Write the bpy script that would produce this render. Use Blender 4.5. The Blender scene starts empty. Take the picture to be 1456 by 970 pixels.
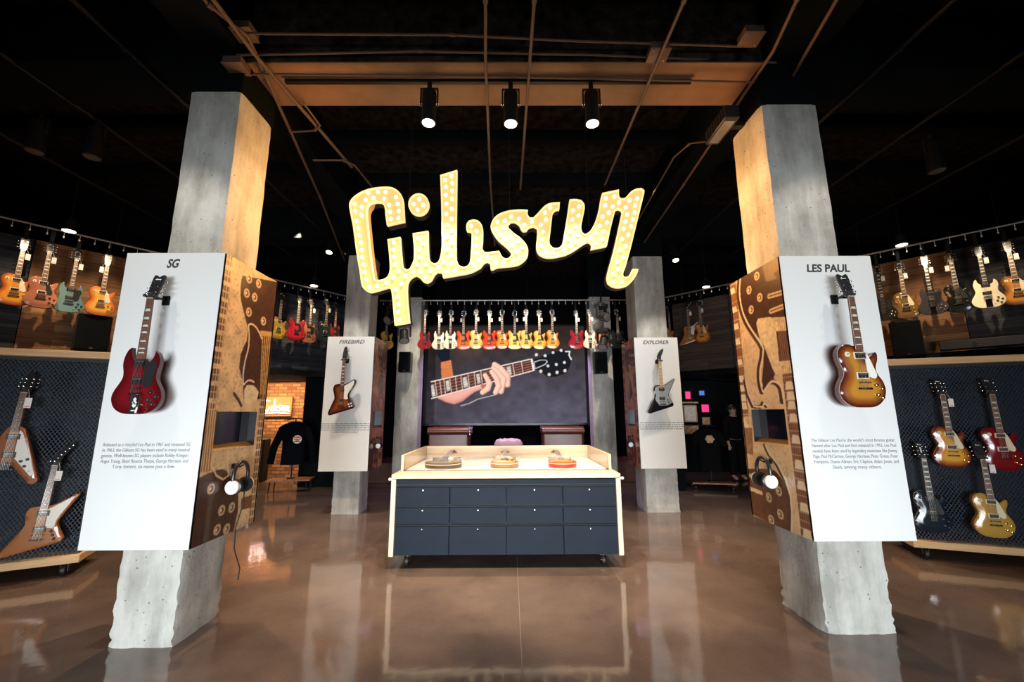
import bpy, bmesh, math, random
import numpy as np
from mathutils import Vector, Matrix, geometry

random.seed(7)
RNG = np.random.default_rng(7)
SC = bpy.context.scene
COL = SC.collection
R = math.radians

# ------------------------------------------------------------------ materials
def nodes(name):
    m = bpy.data.materials.new(name)
    m.use_nodes = True
    nt = m.node_tree
    b = nt.nodes['Principled BSDF']
    return m, nt, b

def mat(name, color, rough=.5, metal=0., spec=.5, coat=0., emit=None, estr=0., noise=0., nscale=20., bump=0., bscale=60., alpha=1., trans=0.):
    m, nt, b = nodes(name)
    b.inputs['Base Color'].default_value = (*color, 1)
    b.inputs['Roughness'].default_value = rough
    b.inputs['Metallic'].default_value = metal
    b.inputs['Specular IOR Level'].default_value = spec
    b.inputs['Coat Weight'].default_value = coat
    b.inputs['Coat Roughness'].default_value = .05
    if trans:
        b.inputs['Transmission Weight'].default_value = trans
        b.inputs['IOR'].default_value = 1.1
    if emit:
        b.inputs['Emission Color'].default_value = (*emit, 1)
        b.inputs['Emission Strength'].default_value = estr
    if noise or bump:
        tc = nt.nodes.new('ShaderNodeTexCoord')
    if noise:
        n = nt.nodes.new('ShaderNodeTexNoise'); n.inputs['Scale'].default_value = nscale; n.inputs['Detail'].default_value = 6
        nt.links.new(tc.outputs['Object'], n.inputs['Vector'])
        r = nt.nodes.new('ShaderNodeValToRGB')
        r.color_ramp.elements[0].position = .3; r.color_ramp.elements[1].position = .7
        r.color_ramp.elements[0].color = (*[c * (1 - noise) for c in color], 1)
        r.color_ramp.elements[1].color = (*[min(1, c * (1 + noise)) for c in color], 1)
        nt.links.new(n.outputs['Fac'], r.inputs[0]); nt.links.new(r.outputs[0], b.inputs['Base Color'])
    if bump:
        n = nt.nodes.new('ShaderNodeTexNoise'); n.inputs['Scale'].default_value = bscale; n.inputs['Detail'].default_value = 5
        nt.links.new(tc.outputs['Object'], n.inputs['Vector'])
        bp = nt.nodes.new('ShaderNodeBump'); bp.inputs['Strength'].default_value = bump; bp.inputs['Distance'].default_value = .02
        nt.links.new(n.outputs['Fac'], bp.inputs['Height']); nt.links.new(bp.outputs[0], b.inputs['Normal'])
    return m

def attr_mat(name, rough=.25, coat=.6, grain=0., emit=0.):
    """surface whose own colour (finish, print) comes from the mesh's 'Col' attribute"""
    m, nt, b = nodes(name)
    a = nt.nodes.new('ShaderNodeAttribute'); a.attribute_name = 'Col'
    out = a.outputs['Color']
    if grain:
        tc = nt.nodes.new('ShaderNodeTexCoord'); mp = nt.nodes.new('ShaderNodeMapping')
        mp.inputs['Scale'].default_value = (6, 6, 60)
        n = nt.nodes.new('ShaderNodeTexNoise'); n.inputs['Scale'].default_value = 1.; n.inputs['Detail'].default_value = 3
        nt.links.new(tc.outputs['Object'], mp.inputs[0]); nt.links.new(mp.outputs[0], n.inputs['Vector'])
        mr = nt.nodes.new('ShaderNodeMapRange'); mr.inputs['To Min'].default_value = 1 - grain; mr.inputs['To Max'].default_value = 1 + grain
        nt.links.new(n.outputs['Fac'], mr.inputs['Value'])
        mx = nt.nodes.new('ShaderNodeVectorMath'); mx.operation = 'SCALE'
        nt.links.new(out, mx.inputs[0]); nt.links.new(mr.outputs[0], mx.inputs['Scale'])
        out = mx.outputs[0]
    nt.links.new(out, b.inputs['Base Color'])
    b.inputs['Roughness'].default_value = rough
    b.inputs['Coat Weight'].default_value = coat
    b.inputs['Coat Roughness'].default_value = .04
    if emit:
        nt.links.new(out, b.inputs['Emission Color']); b.inputs['Emission Strength'].default_value = emit
        b.inputs['Base Color'].default_value = (0, 0, 0, 1)
        for l in list(nt.links):
            if l.to_socket == b.inputs['Base Color']: nt.links.remove(l)
    return m

def concrete(name, c1, c2, scale=1.6, bump=.35):
    m, nt, b = nodes(name)
    tc = nt.nodes.new('ShaderNodeTexCoord')
    def noise(s, d=8, sc=(1, 1, 1)):
        mp = nt.nodes.new('ShaderNodeMapping'); mp.inputs['Scale'].default_value = sc
        n = nt.nodes.new('ShaderNodeTexNoise'); n.inputs['Scale'].default_value = s; n.inputs['Detail'].default_value = d
        n.inputs['Roughness'].default_value = .65
        nt.links.new(tc.outputs['Object'], mp.inputs[0]); nt.links.new(mp.outputs[0], n.inputs['Vector'])
        return n.outputs['Fac']
    big, streak, fine = noise(scale), noise(3.2, 5, (2.2, 2.2, .45)), noise(26, 6)
    r = nt.nodes.new('ShaderNodeValToRGB')
    r.color_ramp.elements[0].position = .38; r.color_ramp.elements[1].position = .60
    r.color_ramp.elements[0].color = (*c1, 1); r.color_ramp.elements[1].color = (*c2, 1)
    ad = nt.nodes.new('ShaderNodeMath'); ad.operation = 'ADD'
    ml = nt.nodes.new('ShaderNodeMath'); ml.operation = 'MULTIPLY'; ml.inputs[1].default_value = .5
    nt.links.new(big, ad.inputs[0]); nt.links.new(streak, ad.inputs[1]); nt.links.new(ad.outputs[0], ml.inputs[0])
    nt.links.new(ml.outputs[0], r.inputs[0])
    # air holes
    v = nt.nodes.new('ShaderNodeTexVoronoi'); v.inputs['Scale'].default_value = 17
    nt.links.new(tc.outputs['Object'], v.inputs['Vector'])
    lt = nt.nodes.new('ShaderNodeMath'); lt.operation = 'LESS_THAN'; lt.inputs[1].default_value = .085
    nt.links.new(v.outputs['Distance'], lt.inputs[0])
    mx = nt.nodes.new('ShaderNodeMixRGB'); mx.inputs[2].default_value = (*[c * .35 for c in c1], 1)
    nt.links.new(lt.outputs[0], mx.inputs[0]); nt.links.new(r.outputs[0], mx.inputs[1]); nt.links.new(mx.outputs[0], b.inputs['Base Color'])
    bp = nt.nodes.new('ShaderNodeBump'); bp.inputs['Strength'].default_value = bump; bp.inputs['Distance'].default_value = .012
    nt.links.new(fine, bp.inputs['Height']); nt.links.new(bp.outputs[0], b.inputs['Normal'])
    b.inputs['Roughness'].default_value = .75; b.inputs['Specular IOR Level'].default_value = .25
    return m

def planks(name, c1, c2, joint, w=1.3, h=.11, rough=.55, bump=.3):
    m, nt, b = nodes(name)
    tc = nt.nodes.new('ShaderNodeTexCoord')
    mp = nt.nodes.new('ShaderNodeMapping'); mp.inputs['Rotation'].default_value = (R(90), 0, 0)
    nt.links.new(tc.outputs['Object'], mp.inputs[0])
    br = nt.nodes.new('ShaderNodeTexBrick')
    br.inputs['Color1'].default_value = (*c1, 1); br.inputs['Color2'].default_value = (*c2, 1); br.inputs['Mortar'].default_value = (*joint, 1)
    br.inputs['Scale'].default_value = 1; br.inputs['Brick Width'].default_value = w; br.inputs['Row Height'].default_value = h
    br.inputs['Mortar Size'].default_value = .0022; br.inputs['Bias'].default_value = -.1
    nt.links.new(mp.outputs[0], br.inputs['Vector'])
    mp2 = nt.nodes.new('ShaderNodeMapping'); mp2.inputs['Scale'].default_value = (2.2, 2.2, 55)
    n = nt.nodes.new('ShaderNodeTexNoise'); n.inputs['Scale'].default_value = 1.; n.inputs['Detail'].default_value = 7; n.inputs['Roughness'].default_value = .7
    nt.links.new(tc.outputs['Object'], mp2.inputs[0]); nt.links.new(mp2.outputs[0], n.inputs['Vector'])
    mr = nt.nodes.new('ShaderNodeMapRange'); mr.inputs['From Min'].default_value = .3; mr.inputs['From Max'].default_value = .7
    mr.inputs['To Min'].default_value = .55; mr.inputs['To Max'].default_value = 1.35
    nt.links.new(n.outputs['Fac'], mr.inputs['Value'])
    s = nt.nodes.new('ShaderNodeVectorMath'); s.operation = 'SCALE'
    nt.links.new(br.outputs['Color'], s.inputs[0]); nt.links.new(mr.outputs[0], s.inputs['Scale']); nt.links.new(s.outputs[0], b.inputs['Base Color'])
    bp = nt.nodes.new('ShaderNodeBump'); bp.inputs['Strength'].default_value = bump; bp.inputs['Distance'].default_value = .01
    nt.links.new(n.outputs['Fac'], bp.inputs['Height']); nt.links.new(bp.outputs[0], b.inputs['Normal'])
    b.inputs['Roughness'].default_value = rough; b.inputs['Specular IOR Level'].default_value = .2
    return m

def bricks(name, c1, c2, mortar):
    m, nt, b = nodes(name)
    tc = nt.nodes.new('ShaderNodeTexCoord')
    mp = nt.nodes.new('ShaderNodeMapping'); mp.inputs['Rotation'].default_value = (R(90), 0, 0)
    nt.links.new(tc.outputs['Object'], mp.inputs[0])
    br = nt.nodes.new('ShaderNodeTexBrick')
    br.inputs['Color1'].default_value = (*c1, 1); br.inputs['Color2'].default_value = (*c2, 1); br.inputs['Mortar'].default_value = (*mortar, 1)
    br.inputs['Scale'].default_value = 1; br.inputs['Brick Width'].default_value = .23; br.inputs['Row Height'].default_value = .082
    br.inputs['Mortar Size'].default_value = .012
    nt.links.new(mp.outputs[0], br.inputs['Vector']); nt.links.new(br.outputs['Color'], b.inputs['Base Color'])
    bp = nt.nodes.new('ShaderNodeBump'); bp.invert = True; bp.inputs['Strength'].default_value = .6; bp.inputs['Distance'].default_value = .02
    nt.links.new(br.outputs['Fac'], bp.inputs['Height']); nt.links.new(bp.outputs[0], b.inputs['Normal'])
    b.inputs['Roughness'].default_value = .85
    return m

def pine(name, c1, c2, axis=0):
    m, nt, b = nodes(name)
    tc = nt.nodes.new('ShaderNodeTexCoord'); mp = nt.nodes.new('ShaderNodeMapping')
    sc = [26, 26, 26]; sc[axis] = 1.3
    mp.inputs['Scale'].default_value = sc
    n = nt.nodes.new('ShaderNodeTexNoise'); n.inputs['Scale'].default_value = 1; n.inputs['Detail'].default_value = 4
    r = nt.nodes.new('ShaderNodeValToRGB'); r.color_ramp.elements[0].position = .35; r.color_ramp.elements[1].position = .65
    r.color_ramp.elements[0].color = (*c1, 1); r.color_ramp.elements[1].color = (*c2, 1)
    nt.links.new(tc.outputs['Object'], mp.inputs[0]); nt.links.new(mp.outputs[0], n.inputs['Vector'])
    nt.links.new(n.outputs['Fac'], r.inputs[0]); nt.links.new(r.outputs[0], b.inputs['Base Color'])
    b.inputs['Roughness'].default_value = .45
    return m

def perforated(name, color, px=.034, pz=.05, rx=.3, rz=.27):
    """sheet steel with staggered punched slots that really are open"""
    m, nt, b = nodes(name)
    b.inputs['Base Color'].default_value = (*color, 1); b.inputs['Roughness'].default_value = .5; b.inputs['Metallic'].default_value = .0; b.inputs['Specular IOR Level'].default_value = .2
    tc = nt.nodes.new('ShaderNodeTexCoord'); sp = nt.nodes.new('ShaderNodeSeparateXYZ')
    nt.links.new(tc.outputs['Object'], sp.inputs[0])
    def M(op, a, c=None):
        k = nt.nodes.new('ShaderNodeMath'); k.operation = op
        for i, x in enumerate([a] if c is None else [a, c]):
            if isinstance(x, (int, float)): k.inputs[i].default_value = x
            else: nt.links.new(x, k.inputs[i])
        return k.outputs[0]
    u, w = M('DIVIDE', sp.outputs['X'], px), M('DIVIDE', sp.outputs['Z'], pz)
    def cell(off):
        a = M('DIVIDE', M('SUBTRACT', M('FRACT', M('ADD', u, off)), .5), rx)
        c = M('DIVIDE', M('SUBTRACT', M('FRACT', M('ADD', w, off)), .5), rz)
        return M('ADD', M('MULTIPLY', a, a), M('MULTIPLY', c, c))
    hole = M('LESS_THAN', M('MINIMUM', cell(0.), cell(.5)), 1.)
    tr = nt.nodes.new('ShaderNodeBsdfTransparent'); mx = nt.nodes.new('ShaderNodeMixShader')
    nt.links.new(hole, mx.inputs[0]); nt.links.new(b.outputs[0], mx.inputs[1]); nt.links.new(tr.outputs[0], mx.inputs[2])
    nt.links.new(mx.outputs[0], nt.nodes['Material Output'].inputs['Surface'])
    return m

def floor_mat():
    m, nt, b = nodes('polished_concrete')
    tc = nt.nodes.new('ShaderNodeTexCoord')
    n1 = nt.nodes.new('ShaderNodeTexNoise'); n1.inputs['Scale'].default_value = .9; n1.inputs['Detail'].default_value = 9; n1.inputs['Roughness'].default_value = .62
    n2 = nt.nodes.new('ShaderNodeTexNoise'); n2.inputs['Scale'].default_value = 70; n2.inputs['Detail'].default_value = 4
    for n in (n1, n2): nt.links.new(tc.outputs['Object'], n.inputs['Vector'])
    r = nt.nodes.new('ShaderNodeValToRGB'); r.color_ramp.elements[0].position = .3; r.color_ramp.elements[1].position = .72
    r.color_ramp.elements[0].color = (.095, .067, .060, 1); r.color_ramp.elements[1].color = (.225, .160, .130, 1)
    nt.links.new(n1.outputs['Fac'], r.inputs[0])
    mr = nt.nodes.new('ShaderNodeMapRange'); mr.inputs['To Min'].default_value = .8; mr.inputs['To Max'].default_value = 1.2
    nt.links.new(n2.outputs['Fac'], mr.inputs['Value'])
    s = nt.nodes.new('ShaderNodeVectorMath'); s.operation = 'SCALE'
    nt.links.new(r.outputs[0], s.inputs[0]); nt.links.new(mr.outputs[0], s.inputs['Scale']); nt.links.new(s.outputs[0], b.inputs['Base Color'])
    rr = nt.nodes.new('ShaderNodeMapRange'); rr.inputs['To Min'].default_value = .03; rr.inputs['To Max'].default_value = .13
    nt.links.new(n1.outputs['Fac'], rr.inputs['Value']); nt.links.new(rr.outputs[0], b.inputs['Roughness'])
    n3 = nt.nodes.new('ShaderNodeTexNoise'); n3.inputs['Scale'].default_value = 3.5; n3.inputs['Detail'].default_value = 3
    nt.links.new(tc.outputs['Object'], n3.inputs['Vector'])
    bp = nt.nodes.new('ShaderNodeBump'); bp.inputs['Strength'].default_value = .06; bp.inputs['Distance'].default_value = .03
    nt.links.new(n3.outputs['Fac'], bp.inputs['Height']); nt.links.new(bp.outputs[0], b.inputs['Normal'])
    b.inputs['IOR'].default_value = 1.6
    b.inputs['Specular IOR Level'].default_value = .6
    return m

M = {}
M['floor'] = floor_mat()
M['joint'] = mat('joint_filler', (.22, .17, .14), .5)
M['concrete'] = concrete('column_concrete', (.32, .31, .28), (.61, .60, .56), 2.0, .5)
M['white'] = mat('panel_white', (.76, .77, .77), .38)
M['ink'] = mat('printed_ink', (.03, .028, .03), .6)
M['ink_grey'] = mat('printed_grey', (.20, .20, .21), .6)
M['blackpaint'] = mat('black_paint', (.0045, .0060, .0075), .8, spec=.06, noise=.3, nscale=3)
M['deckbeam'] = mat('sprayed_beam', (.034, .026, .021), .95, spec=.05, noise=.8, nscale=9, bump=1., bscale=26)
M['soffit'] = mat('bare_soffit', (.24, .13, .07), .75, noise=.12, nscale=4, bump=.2, bscale=20)
M['deck'] = mat('sprayed_ceiling', (.016, .013, .012), .95, spec=.05, noise=.8, nscale=9, bump=1., bscale=26)
M['blackmetal'] = mat('black_metal', (.010, .010, .012), .45, 0., .25)
M['conduit'] = mat('painted_conduit', (.14, .09, .066), .5, .1, .3)
M['galv'] = mat('galvanised_rail', (.55, .54, .52), .35, .8)
M['chrome'] = mat('chrome', (.82, .82, .84), .12, 1.)
M['gold'] = mat('gold_hardware', (.85, .6, .2), .2, 1.)
M['rubber'] = mat('black_rubber', (.012, .012, .013), .55)
M['plasticb'] = mat('black_plastic', (.02, .02, .022), .3)
M['cream'] = mat('cream_plastic', (.78, .70, .50), .35)
M['whitep'] = mat('white_plastic', (.82, .80, .74), .3)
M['pearl'] = mat('pearl_inlay', (.80, .80, .76), .25)
M['rosewood'] = mat('rosewood', (.20, .085, .05), .42, noise=.3, nscale=60)
M['ebony'] = mat('ebony', (.03, .024, .022), .35)
M['maple'] = mat('pale_maple', (.72, .45, .20), .35)
M['mahogany'] = mat('mahogany', (.18, .05, .025), .35)
M['blondneck'] = mat('blond_neck', (.50, .27, .12), .35)
M['string'] = mat('steel_string', (.7, .68, .62), .3, .9)
M['lacquer'] = attr_mat('lacquer', .2, .5, .10)
M['tag'] = mat('paper_tag', (.85, .83, .80), .7)
M['tag_red'] = mat('tag_print', (.55, .03, .04), .6)
M['navy'] = mat('navy_drawer', (.006, .012, .0235), .55, spec=.15, noise=.12, nscale=5)
M['navydark'] = mat('navy_recess', (.006, .008, .012), .6)
M['perf'] = perforated('perforated_steel', (.022, .032, .052))
M['pineX'] = pine('pale_birch', (.66, .50, .33), (.78, .62, .44), 0)
M['pineZ'] = pine('pale_birch_upright', (.66, .55, .42), (.76, .66, .52), 2)
M['pineF'] = pine('oak_case', (.58, .34, .15), (.74, .49, .25), 0)
M['warmwall'] = planks('walnut_planks', (.19, .09, .042), (.33, .17, .08), (.03, .015, .01))
M['darkwall'] = planks('charcoal_planks', (.022, .023, .030), (.055, .057, .072), (.01, .01, .012), w=.9, h=.05)
M['brick'] = bricks('brick', (.58, .26, .10), (.20, .075, .035), (.16, .09, .05))
M['bulb'] = mat('warm_bulb', (1, .9, .7), .3, emit=(1, .84, .60), estr=2.6)
M['signface'] = mat('sign_face', (.30, .18, .06), .5, emit=(1, .67, .24), estr=.80)  # emission stands in for the bulbs' light falling on the face
M['signrim'] = mat('sign_rim', (.4, .3, .12), .4, emit=(1, .76, .36), estr=1.05)
M['signside'] = mat('sign_side', (.012, .006, .005), .6)
M['lens'] = mat('lamp_lens', (1, .95, .85), .3, emit=(1, .86, .66), estr=9.)
M['boardwood'] = mat('orange_board', (.28, .11, .045), .5, noise=.3, nscale=9)
M['mirror'] = mat('mirror_guard', (.60, .62, .64), .38, .8)
M['midwall'] = planks('umber_planks', (.06, .042, .034), (.10, .072, .058), (.012, .009, .008), w=1.1, h=.08)
M['glass'] = mat('clear_glass', (1, 1, 1), .02, trans=1.)
M['screenoff'] = mat('dark_screen', (.008, .012, .028), .08, coat=1.)
M['leather'] = mat('oxblood_leather', (.12, .035, .025), .3, bump=.08, bscale=30)
M['stagewood'] = mat('stage_boards', (.13, .045, .03), .4, noise=.3, nscale=8)
M['cloth_navy'] = mat('navy_cloth', (.002, .0035, .007), .95, spec=.1)
M['cloth_black'] = mat('black_cloth', (.006, .006, .007), .95, spec=.1)
M['padwhite'] = mat('white_headphone', (.85, .87, .9), .25)
M['bronze'] = mat('bronze_ledge', (.45, .28, .12), .35, .5)
M['drape'] = mat('black_drape', (.004, .004, .005), .95, spec=.05)

# ------------------------------------------------------------------ mesh builder
class MB:
    def __init__(s):
        s.v = []; s.f = []; s.mi = []; s.sm = []; s.mats = []; s.col = None; s.T = Matrix()
    def _m(s, m):
        if m not in s.mats: s.mats.append(m)
        return s.mats.index(m)
    def add(s, vs, fs, m, smooth=False):
        b = len(s.v); k = s._m(m)
        s.v += [tuple(s.T @ Vector(v)) for v in vs]
        s.f += [tuple(b + i for i in f) for f in fs]
        s.mi += [k] * len(fs); s.sm += [smooth] * len(fs)
        return s
    def box(s, a, b, m):
        x0, y0, z0 = [min(p, q) for p, q in zip(a, b)]; x1, y1, z1 = [max(p, q) for p, q in zip(a, b)]
        vs = [(x0, y0, z0), (x1, y0, z0), (x1, y1, z0), (x0, y1, z0), (x0, y0, z1), (x1, y0, z1), (x1, y1, z1), (x0, y1, z1)]
        return s.add(vs, [(3, 2, 1, 0), (4, 5, 6, 7), (0, 1, 5, 4), (1, 2, 6, 5), (2, 3, 7, 6), (3, 0, 4, 7)], m)
    def bbox(s, a, b, m, r=.005):
        """box with chamfered edges"""
        x0, y0, z0 = [min(p, q) for p, q in zip(a, b)]; x1, y1, z1 = [max(p, q) for p, q in zip(a, b)]
        r = min(r, (x1 - x0) * .45, (y1 - y0) * .45, (z1 - z0) * .45)
        def ring(d, z): return [(x0 + d + (r if 0 else 0), y0 + d, z)]
        ol = []
        for z, d in ((z0, r), (z0 + r, 0), (z1 - r, 0), (z1, r)):
            e = r
            X0, X1, Y0, Y1 = x0 + d, x1 - d, y0 + d, y1 - d
            ol.append([(X0 + e, Y0, z), (X1 - e, Y0, z), (X1, Y0 + e, z), (X1, Y1 - e, z), (X1 - e, Y1, z), (X0 + e, Y1, z), (X0, Y1 - e, z), (X0, Y0 + e, z)])
        vs = sum(ol, []); fs = []
        for k in range(3):
            for i in range(8):
                j = (i + 1) % 8; fs.append((k * 8 + i, k * 8 + j, k * 8 + 8 + j, k * 8 + 8 + i))
        fs.append(tuple(range(7, -1, -1))); fs.append(tuple(range(24, 32)))
        return s.add(vs, fs, m)
    def rings(s, rs, m, smooth=True, caps=True, closed=True):
        n = len(rs[0]); vs = sum([list(map(tuple, r)) for r in rs], []); fs = []
        for k in range(len(rs) - 1):
            for i in range(n if closed else n - 1):
                j = (i + 1) % n; fs.append((k * n + i, k * n + j, (k + 1) * n + j, (k + 1) * n + i))
        if caps:
            fs.append(tuple(range(n - 1, -1, -1))); fs.append(tuple(range((len(rs) - 1) * n, len(rs) * n)))
        return s.add(vs, fs, m, smooth)
    def tube(s, pts, r, m, n=8, smooth=True):
        pts = [Vector(p) for p in pts]; rr = r if isinstance(r, (list, tuple)) else [r] * len(pts)
        rs = []; up = None
        for i, p in enumerate(pts):
            t = (pts[min(i + 1, len(pts) - 1)] - pts[max(i - 1, 0)]).normalized()
            if up is None: up = Vector((0, 0, 1)) if abs(t.z) < .9 else Vector((1, 0, 0))
            a = t.cross(up)
            if a.length < 1e-4: a = t.orthogonal()
            a.normalize(); b = a.cross(t).normalized(); up = b
            rs.append([p + (a * math.cos(2 * math.pi * k / n) + b * math.sin(2 * math.pi * k / n)) * rr[i] for k in range(n)])
        return s.rings(rs, m, smooth)
    def cyl(s, a, b, r, m, n=16, r2=None, smooth=True):
        return s.tube([a, b], [r, r if r2 is None else r2], m, n, smooth)
    def prism(s, pts, y0, y1, m, smooth=False):
        """outline in x,z pushed from y0 to y1"""
        n = len(pts); vs = [(x, y0, z) for x, z in pts] + [(x, y1, z) for x, z in pts]
        fs = [tuple(range(n)), tuple(range(2 * n - 1, n - 1, -1))] + [(i, (i + 1) % n, n + (i + 1) % n, n + i) for i in range(n)]
        return s.add(vs, fs, m, smooth)
    def ball(s, c, r, m, nu=12, nv=8):
        if not isinstance(r, (tuple, list)): r = (r, r, r)
        rs = []
        for j in range(nv + 1):
            ph = -math.pi / 2 + math.pi * (j + .0001 + (-.0002 * j / nv)) / nv
            rs.append([(c[0] + r[0] * math.cos(ph) * math.cos(2 * math.pi * i / nu), c[1] + r[1] * math.cos(ph) * math.sin(2 * math.pi * i / nu), c[2] + r[2] * math.sin(ph)) for i in range(nu)])
        return s.rings(rs, m)
    def build(s, name, parent=None, loc=None, rotz=0, fix=True):
        me = bpy.data.meshes.new(name)
        me.from_pydata(s.v, [], s.f)
        for m in s.mats: me.materials.append(M[m] if isinstance(m, str) else m)
        me.polygons.foreach_set('material_index', s.mi)
        me.polygons.foreach_set('use_smooth', s.sm)
        if s.col is not None:
            a = me.color_attributes.new(name='Col', type='FLOAT_COLOR', domain='POINT')
            a.data.foreach_set('color', np.asarray(s.col, dtype=np.float32).ravel())
        if fix:
            bm = bmesh.new(); bm.from_mesh(me); bmesh.ops.recalc_face_normals(bm, faces=bm.faces); bm.to_mesh(me); bm.free()
        me.update()
        me.set_sharp_from_angle(angle=R(38))
        o = bpy.data.objects.new(name, me); COL.objects.link(o)
        if parent: o.parent = parent
        if loc is not None: o.location = loc
        if rotz: o.rotation_euler = (0, 0, rotz)
        return o

def tag(o, label=None, cat=None, group=None, kind=None):
    if label: o['label'] = label
    if cat: o['category'] = cat
    if group: o['group'] = group
    if kind: o['kind'] = kind
    return o

def empty(name, loc=(0, 0, 0), rotz=0, label=None, cat=None, group=None):
    o = bpy.data.objects.new(name, None); COL.objects.link(o)
    o.empty_display_size = .1
    o.location = loc; o.rotation_euler = (0, 0, rotz)
    return tag(o, label, cat, group)

CH = {}
def kids(o): return [c for c in o.children]
def copy_tree(o, parent=None):
    c = o.copy(); COL.objects.link(c)
    if parent is not None: c.parent = parent
    for ch in list(o.children): copy_tree(ch, c)
    return c

def smooth_loop(pts, corner=48, sub=5, closed=True):
    """rounded closed outline through points; turns sharper than `corner` degrees stay corners"""
    n = len(pts); P = [Vector(p) for p in pts]
    sharp = []
    for i in range(n):
        a = P[i] - P[i - 1]; b = P[(i + 1) % n] - P[i]
        sharp.append(abs(a.angle_signed(b, 0)) > R(corner) if a.length > 1e-9 and b.length > 1e-9 else False)
    out = []
    for i in range(n):
        p0, p1, p2, p3 = P[i - 1], P[i], P[(i + 1) % n], P[(i + 2) % n]
        m1 = (p2 - p0) * .5; m2 = (p3 - p1) * .5
        L = (p2 - p1).length
        if m1.length > L: m1 = m1 * (L / m1.length)
        if m2.length > L: m2 = m2 * (L / m2.length)
        if sharp[i]: m1 = (p2 - p1)
        if sharp[(i + 1) % n]: m2 = (p2 - p1)
        k = max(1, min(sub, int(L / .006) + 1))
        for j in range(k):
            t = j / k; h = t * t; c = h * t
            q = p1 * (2 * c - 3 * h + 1) + m1 * (c - 2 * h + t) + p2 * (-2 * c + 3 * h) + m2 * (c - h)
            out.append((q.x, q.y))
    return out

def round_poly(pts, r=.012, n=4):
    """polygon with its corners rounded"""
    out = []; N = len(pts)
    for i in range(N):
        p = Vector(pts[i]); a = Vector(pts[i - 1]) - p; b = Vector(pts[(i + 1) % N]) - p
        d = min(r, a.length * .45, b.length * .45)
        A = p + a.normalized() * d; B = p + b.normalized() * d
        for k in range(n + 1):
            t = k / n; q = A * (1 - t) ** 2 + p * 2 * t * (1 - t) + B * t * t
            out.append((q.x, q.y))
    return out

def seg_dist(P, poly, closed=True):
    """distance of each point to a polyline"""
    P = np.asarray(P, float); A = np.asarray(poly, float)
    B = np.roll(A, -1, 0) if closed else A[1:]
    A = A if closed else A[:-1]
    best = np.full(len(P), 1e9)
    for a, b in zip(A, B):
        d = b - a; L = d @ d
        t = np.clip(((P - a) @ d) / (L if L > 1e-12 else 1), 0, 1)
        best = np.minimum(best, np.hypot(*(P - a - t[:, None] * d).T))
    return best

def inside(P, poly):
    P = np.asarray(P, float); A = np.asarray(poly, float); B = np.roll(A, -1, 0)
    c = np.zeros(len(P), bool)
    for (x1, y1), (x2, y2) in zip(A, B):
        if y1 == y2: continue
        k = ((y1 > P[:, 1]) != (y2 > P[:, 1])) & (P[:, 0] < (x2 - x1) * (P[:, 1] - y1) / (y2 - y1) + x1)
        c ^= k
    return c

def text_mesh(name, body, size, m, loc, parent=None, shear=0., align='CENTER', weight=0., width=None, space=1., line=1., depth=.0008):
    cu = bpy.data.curves.new(name, 'FONT'); cu.body = body; cu.size = size; cu.shear = shear
    cu.align_x = align; cu.offset = weight; cu.space_character = space; cu.space_line = line; cu.extrude = depth
    ob = bpy.data.objects.new(name, cu); COL.objects.link(ob)
    dg = bpy.context.evaluated_depsgraph_get()
    me = bpy.data.meshes.new_from_object(ob.evaluated_get(dg))
    bpy.data.objects.remove(ob); bpy.data.curves.remove(cu)
    xs = [v.co.x for v in me.vertices]
    sx = 1.
    if width: sx = width / (max(xs) - min(xs))
    for v in me.vertices: v.co = (v.co.x * sx, -v.co.z, v.co.y)
    me.materials.clear(); me.materials.append(M[m]); me.name = name
    o = bpy.data.objects.new(name, me); COL.objects.link(o)
    o.parent = parent; o.location = loc
    return o
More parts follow.
